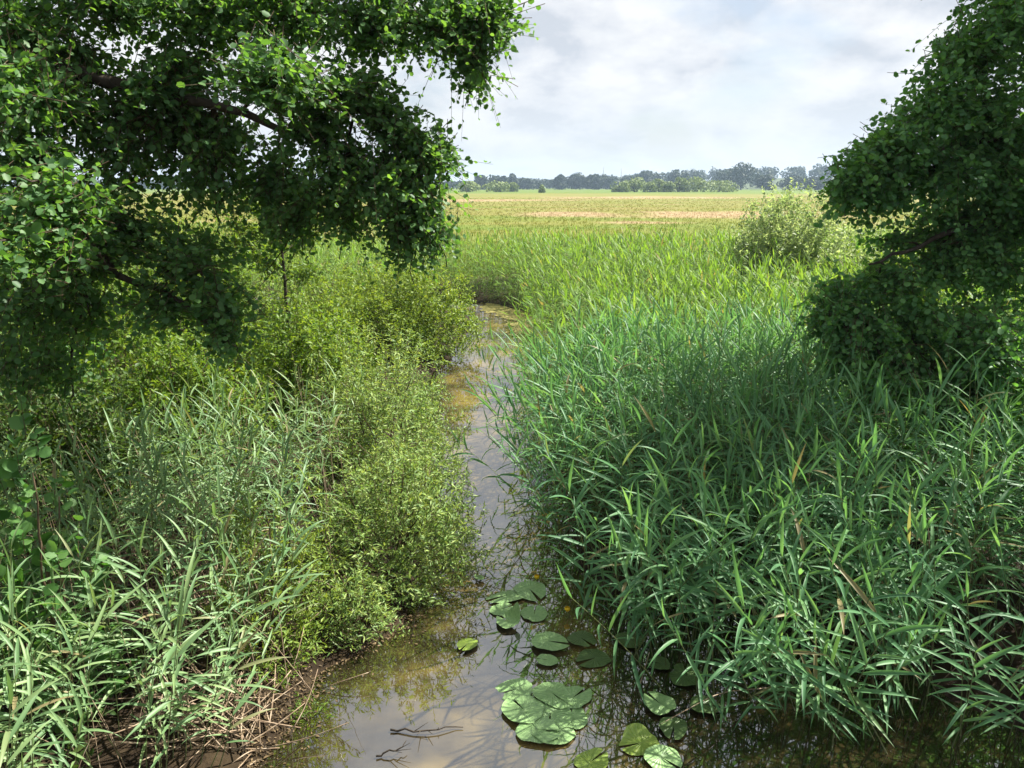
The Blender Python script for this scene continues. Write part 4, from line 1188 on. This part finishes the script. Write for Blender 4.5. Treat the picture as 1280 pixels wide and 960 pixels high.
for (px, py, lab) in ((671, 728, 'upper small yellow water-lily flower behind the pads'), (709, 769, 'lower small yellow water-lily flower under the reed tips')):
    b = ground_at(px, py + 3, 0)
    root = thing('water_lily_flower', lab, 'flower', b)
    v, f = tube([(0, 0, -.1), (0.01, 0, 0.03), (0.0, 0, .07)], [.006, .006, .008], 6)
    link('stalk', mesh_np('stalk', v, f, M_STEM), root)
    u = np.linspace(0, 1, 5); prof = np.interp(u, [0, .4, .8, 1], [.008, .028, .030, .022])
    a = np.linspace(-.62, .62, 4)
    V = np.array([(prof[q] * math.cos(t), prof[q] * math.sin(t), .07 + u[q] * .045 + .004 * math.cos(t * 2.4)) for q in range(5) for t in a])
    F = np.array([(q * 4 + j, q * 4 + j + 1, q * 4 + j + 5, q * 4 + j + 4) for q in range(4) for j in range(3)])
    pm = mesh_np('petal', V, [F], M_FLOWER)
    for k in range(5):
        o = link('petal', pm, root); o.rotation_euler = (0, 0, k * 1.2566)
    v, f = tube([(0, 0, .07), (0, 0, .10), (0, 0, .105)], [.012, .016, .014], 8)
    link('stigma', mesh_np('stigma', v, f, M_FLOWER), root)

# ------------------------------------------------------------------ meadow grass
def meadow():
    n = 52000
    y = 33 * (260 / 33) ** (rng.random(n) ** 1.35)
    x = rng.uniform(-.85, .85, n) * (y + 8)
    k = (y > 34 + 2 * np.sin(x * .5)) | (rng.random(n) < .2)
    x, y = x[k], y[k]; n = len(x)
    z = height(x, y)
    B = 4
    P = np.repeat(np.stack([x, y, z], 1), B, 0) + rng.normal(0, .12, (n * B, 3)) * np.array((1, 1, 0))
    yy = np.repeat(y, B)
    h = rng.uniform(.10, .28, n * B) * np.interp(yy, [33, 60, 300], [1.25, .9, .9])
    w = np.interp(yy, [33, 80, 260], [.018, .03, .06])
    a = rng.uniform(0, 6.28, n * B)
    side = np.stack([np.cos(a), np.sin(a), 0 * a], 1) * w[:, None]
    tip = P + np.stack([rng.normal(0, .2, n * B) * h, rng.normal(0, .2, n * B) * h, h], 1)
    V = np.stack([P - side, P + side, tip], 1).reshape(-1, 3)
    F = np.arange(len(V)).reshape(-1, 3)
    o = link('meadow_grass', mesh_np('meadow_grass', V, [F], M_GRASS)); tag(o, 'tawny and green meadow grass with rust-pink flowering patches', 'grass', kind='stuff')


meadow()

# ------------------------------------------------------------------ far bushes and trees
def crown_arrays(c, r, n, size, lobes=14, seed=0, flat=.25):
    rg = np.random.default_rng(seed)
    u = unit(rg.normal(0, 1, (lobes, 3))); u[:, 2] = np.where(u[:, 2] < -.75, -u[:, 2], u[:, 2])
    lc = c + u * np.asarray(r) * .62 * rg.uniform(.6, 1.1, (lobes, 1))
    lr = rg.uniform(.34, .56, lobes)
    k = rg.integers(0, lobes, n)
    d = unit(rg.normal(0, 1, (n, 3))); d[:, 2] = np.where(rg.random(n) < .35, np.abs(d[:, 2]), d[:, 2])
    p = lc[k] + d * np.asarray(r) * (lr[k] * rg.uniform(.75, 1.05, n))[:, None]
    p[:, 2] = np.maximum(p[:, 2], c[2] - r[2] * .98)
    Nn = unit(d + rg.normal(0, .5, (n, 3)))
    D = unit(np.cross(Nn, rg.normal(0, 1, (n, 3))))
    q = (np.array([(-.5, 0, 0), (.1, .42, 0), (.55, 0, 0), (0, -.45, 0)]), [np.array([(0, 3, 2, 1)])])
    return bake(q, p, D, Nn, size * rg.uniform(.6, 1.3, n))


def far_plant(name, label, cat, px, top, width, d, mat, group, n=900, size=None, trunk=True, seed=0, zbase=0.0):
    c = at(px, 236, d)
    X = c[0]
    ztop = at(px, top, d)[2]
    z0 = float(height(np.array([X]), np.array([d]))[0]) + zbase
    dep = d * math.cos(PITCH) + 2
    w = width / FPX * dep / 2 * 1.3
    H = ztop - z0
    root = thing(name, label, cat, (X, d, z0), group)
    size = size or d / 720.0
    th = H * (.03 if trunk else .0)
    v, f = crown_arrays(np.array((0, 0, th + (H - th) * (.42 if trunk else .28))), (w, w * .85, (H - th) * (.62 if trunk else .78)), n, size, seed=seed)
    link('crown', mesh_np('crown', v, f, mat), root, 'stuff')
    for k in range(1 if trunk else 4):
        p = smooth_path([(0, 0, -.1), (rng.normal(0, .1 * w), 0, H * .4), (rng.normal(0, .3 * w), rng.normal(0, .3 * w), H * .75)], 6)
        v, f = tube(p, np.linspace(.03 * H, .008 * H, 6), 6)
        link('trunk' if trunk else 'stem', mesh_np('trunk', v, f, M_BARK), root)


GB = 'willow bushes dotted on the far meadow'
for i, (px, top, w, d, lab) in enumerate((
        (776, 225, 22, 470, 'low rounded bush at the left end of the meadow bush clump'), (793, 222, 30, 475, 'pale rounded bush second in the meadow bush clump'), (812, 226, 18, 465, 'small bush in the middle of the meadow bush clump'),
        (824, 224, 20, 480, 'greener bush in the middle of the meadow bush clump'), (849, 222, 20, 470, 'tall narrow bush in the meadow bush clump'), (836, 228, 18, 465, 'lowest bush between the taller ones of the clump'),
        (872, 223, 34, 470, 'broad dome bush right of the tall narrow one'), (899, 225, 42, 470, 'wide low bush at the right end of the meadow bush clump'), (621, 227, 30, 480, 'solitary low dome bush on the left of the far meadow'),
        (641, 229, 14, 500, 'small bush beside the solitary dome bush'), (585, 227, 26, 480, 'pale bush on the far meadow beside the left alder leaves'), (678, 232, 8, 420, 'tiny lone bush on the open far meadow'))):
    far_plant('willow_bush', lab, 'bush', px, top, w, d, M_FARBUSH, GB, 900, 1.1, False, 100 + i)
GT = 'trees along the far meadow edge'
for i, (px, top, w, d, lab) in enumerate((
        (601, 219, 16, 760, 'round dark tree at the left end of the far tree line'), (626, 218, 22, 780, 'dark tree behind the solitary dome bush'), (641, 217, 12, 790, 'narrow pointed tree beside the dark tree at left'), (658, 224, 22, 800, 'low tree in the gap of the far tree line'),
        (699, 219, 15, 760, 'round isolated-looking dark tree left of the twin masts'), (720, 216, 24, 770, 'broad domed dark tree just left of the masts'), (741, 218, 20, 760, 'dark tree right beside the left mast'), (757, 219, 16, 790, 'tree standing between the two masts'),
        (789, 217, 22, 820, 'tree above the left part of the meadow bushes'), (807, 215, 24, 800, 'tall round tree above the meadow bush clump'), (848, 213, 24, 800, 'rounded tree behind the tall narrow bush'), (926, 204, 40, 690, 'tallest broad tree of the far wood edge'),
        (905, 214, 26, 760, 'tree left of the tallest broad tree'), (955, 218, 22, 640, 'lighter round tree right of the tallest tree'), (990, 220, 34, 640, 'low spreading tree before the wooded rise'), (1018, 220, 22, 640, 'round tree beside the right alder leaves'))):
    far_plant('broadleaf_tree', lab, 'tree', px, top, w, d, M_FARTREE, GT, 1300, 1.9, True, 200 + i)


def wooded_rise():
    def hb(x):
        return 15 * np.clip((x - 60) / 330, 0, 1) ** 1.1
    xs = np.linspace(-1500, 1500, 90); ys = np.array([800, 880, 960, 1050, 1300, 1700.])
    X, Y = np.meshgrid(xs, ys)
    Z = hb(X) * np.array([0, .25, .8, 1, 1, .6])[:, None] - .25
    V = np.stack([X, Y, Z], -1).reshape(-1, 3)
    nx = len(xs); i = np.arange(5)[:, None] * nx; j = np.arange(nx - 1)[None]
    F = np.stack([i + j, i + j + 1, i + nx + j + 1, i + nx + j], -1).reshape(-1, 4)
    h = link('hill', mesh_np('hill', V, [F], M_HILL)); tag(h, 'gentle wooded rise along the right of the horizon', kind='structure')
    parts = []
    for k in range(400):
        row = k % 3
        d = (850, 950, 1060)[row] + rng.uniform(-25, 25)
        x = -1150 + 2300 * (k / 400) + rng.uniform(-8, 8)
        zb = float(hb(np.array([x]))[0]) * (.2, .75, 1)[row]
        H = rng.uniform(11, 14) * (1.0 + .25 * (x > 150)) if x > -40 else rng.uniform(8.5, 11.5)
        if 60 < x < 330:
            H *= 1.05
        w = rng.uniform(9, 16)
        near = abs(x / d) < .6
        parts.append(crown_arrays(np.array((x, d, zb + H * .42)), (w, w, H * .62), 300 if near else 70, 2.5 if near else 3.5, 9, 1000 + k))
    V, Fs = join(parts)
    o = link('far_wood', mesh_np('far_wood', V, Fs, M_FARTREE)); tag(o, 'hazy blue-green wood along the whole horizon', 'wood', kind='stuff')


wooded_rise()


def mast(px, top, label):
    d = 900
    b = at(px, 236, d); zt = at(px, top, d)[2]
    root = thing('mast', label, 'mast', (b[0], d, 0))
    v, f = tube([(0, 0, 0), (0, 0, zt * .5), (0, 0, zt)], [.7, .5, .3], 6)
    link('pole', mesh_np('pole', v, f, M_METAL), root)
    for z in (zt * .8, zt * .92):
        v, f = tube([(-1.3, 0, z), (0, 0, z), (1.3, 0, z)], [.14, .16, .14], 5)
        link('crossarm', mesh_np('crossarm', v, f, M_METAL), root)


mast(754, 208, 'thin grey mast above the far trees, left of the pair')
mast(776, 210, 'thin grey mast above the far trees, right of the pair')

# ------------------------------------------------------------------ haze
def haze():
    m, n, l = new_mat('haze')
    out = N(n, 'ShaderNodeOutputMaterial')
    v = N(n, 'ShaderNodeVolumePrincipled', i_Density=0.00022, i_Anisotropy=0.2)
    v.inputs['Color'].default_value = (0.58, 0.77, 1.0, 1)
    l.new(v.outputs[0], out.inputs['Volume'])
    x, y0, y1, z0, z1 = 3300, -1000, 3300, -2.0, 60
    V = np.array([(-x, y0, z0), (x, y0, z0), (x, y1, z0), (-x, y1, z0), (-x, y0, z1), (x, y0, z1), (x, y1, z1), (-x, y1, z1)], float)
    F = np.array([(0, 3, 2, 1), (4, 5, 6, 7), (0, 1, 5, 4), (1, 2, 6, 5), (2, 3, 7, 6), (3, 0, 4, 7)])
    o = link('haze', mesh_np('haze', V, [F], m, False)); tag(o, 'thin summer haze over the distant meadow and woods', 'haze', kind='stuff')


haze()
print('polys', sum(len(m.polygons) for m in bpy.data.meshes), 'tris', sum(len(m.loops) - 2 * len(m.polygons) for m in bpy.data.meshes), 'objects', len(bpy.data.objects))
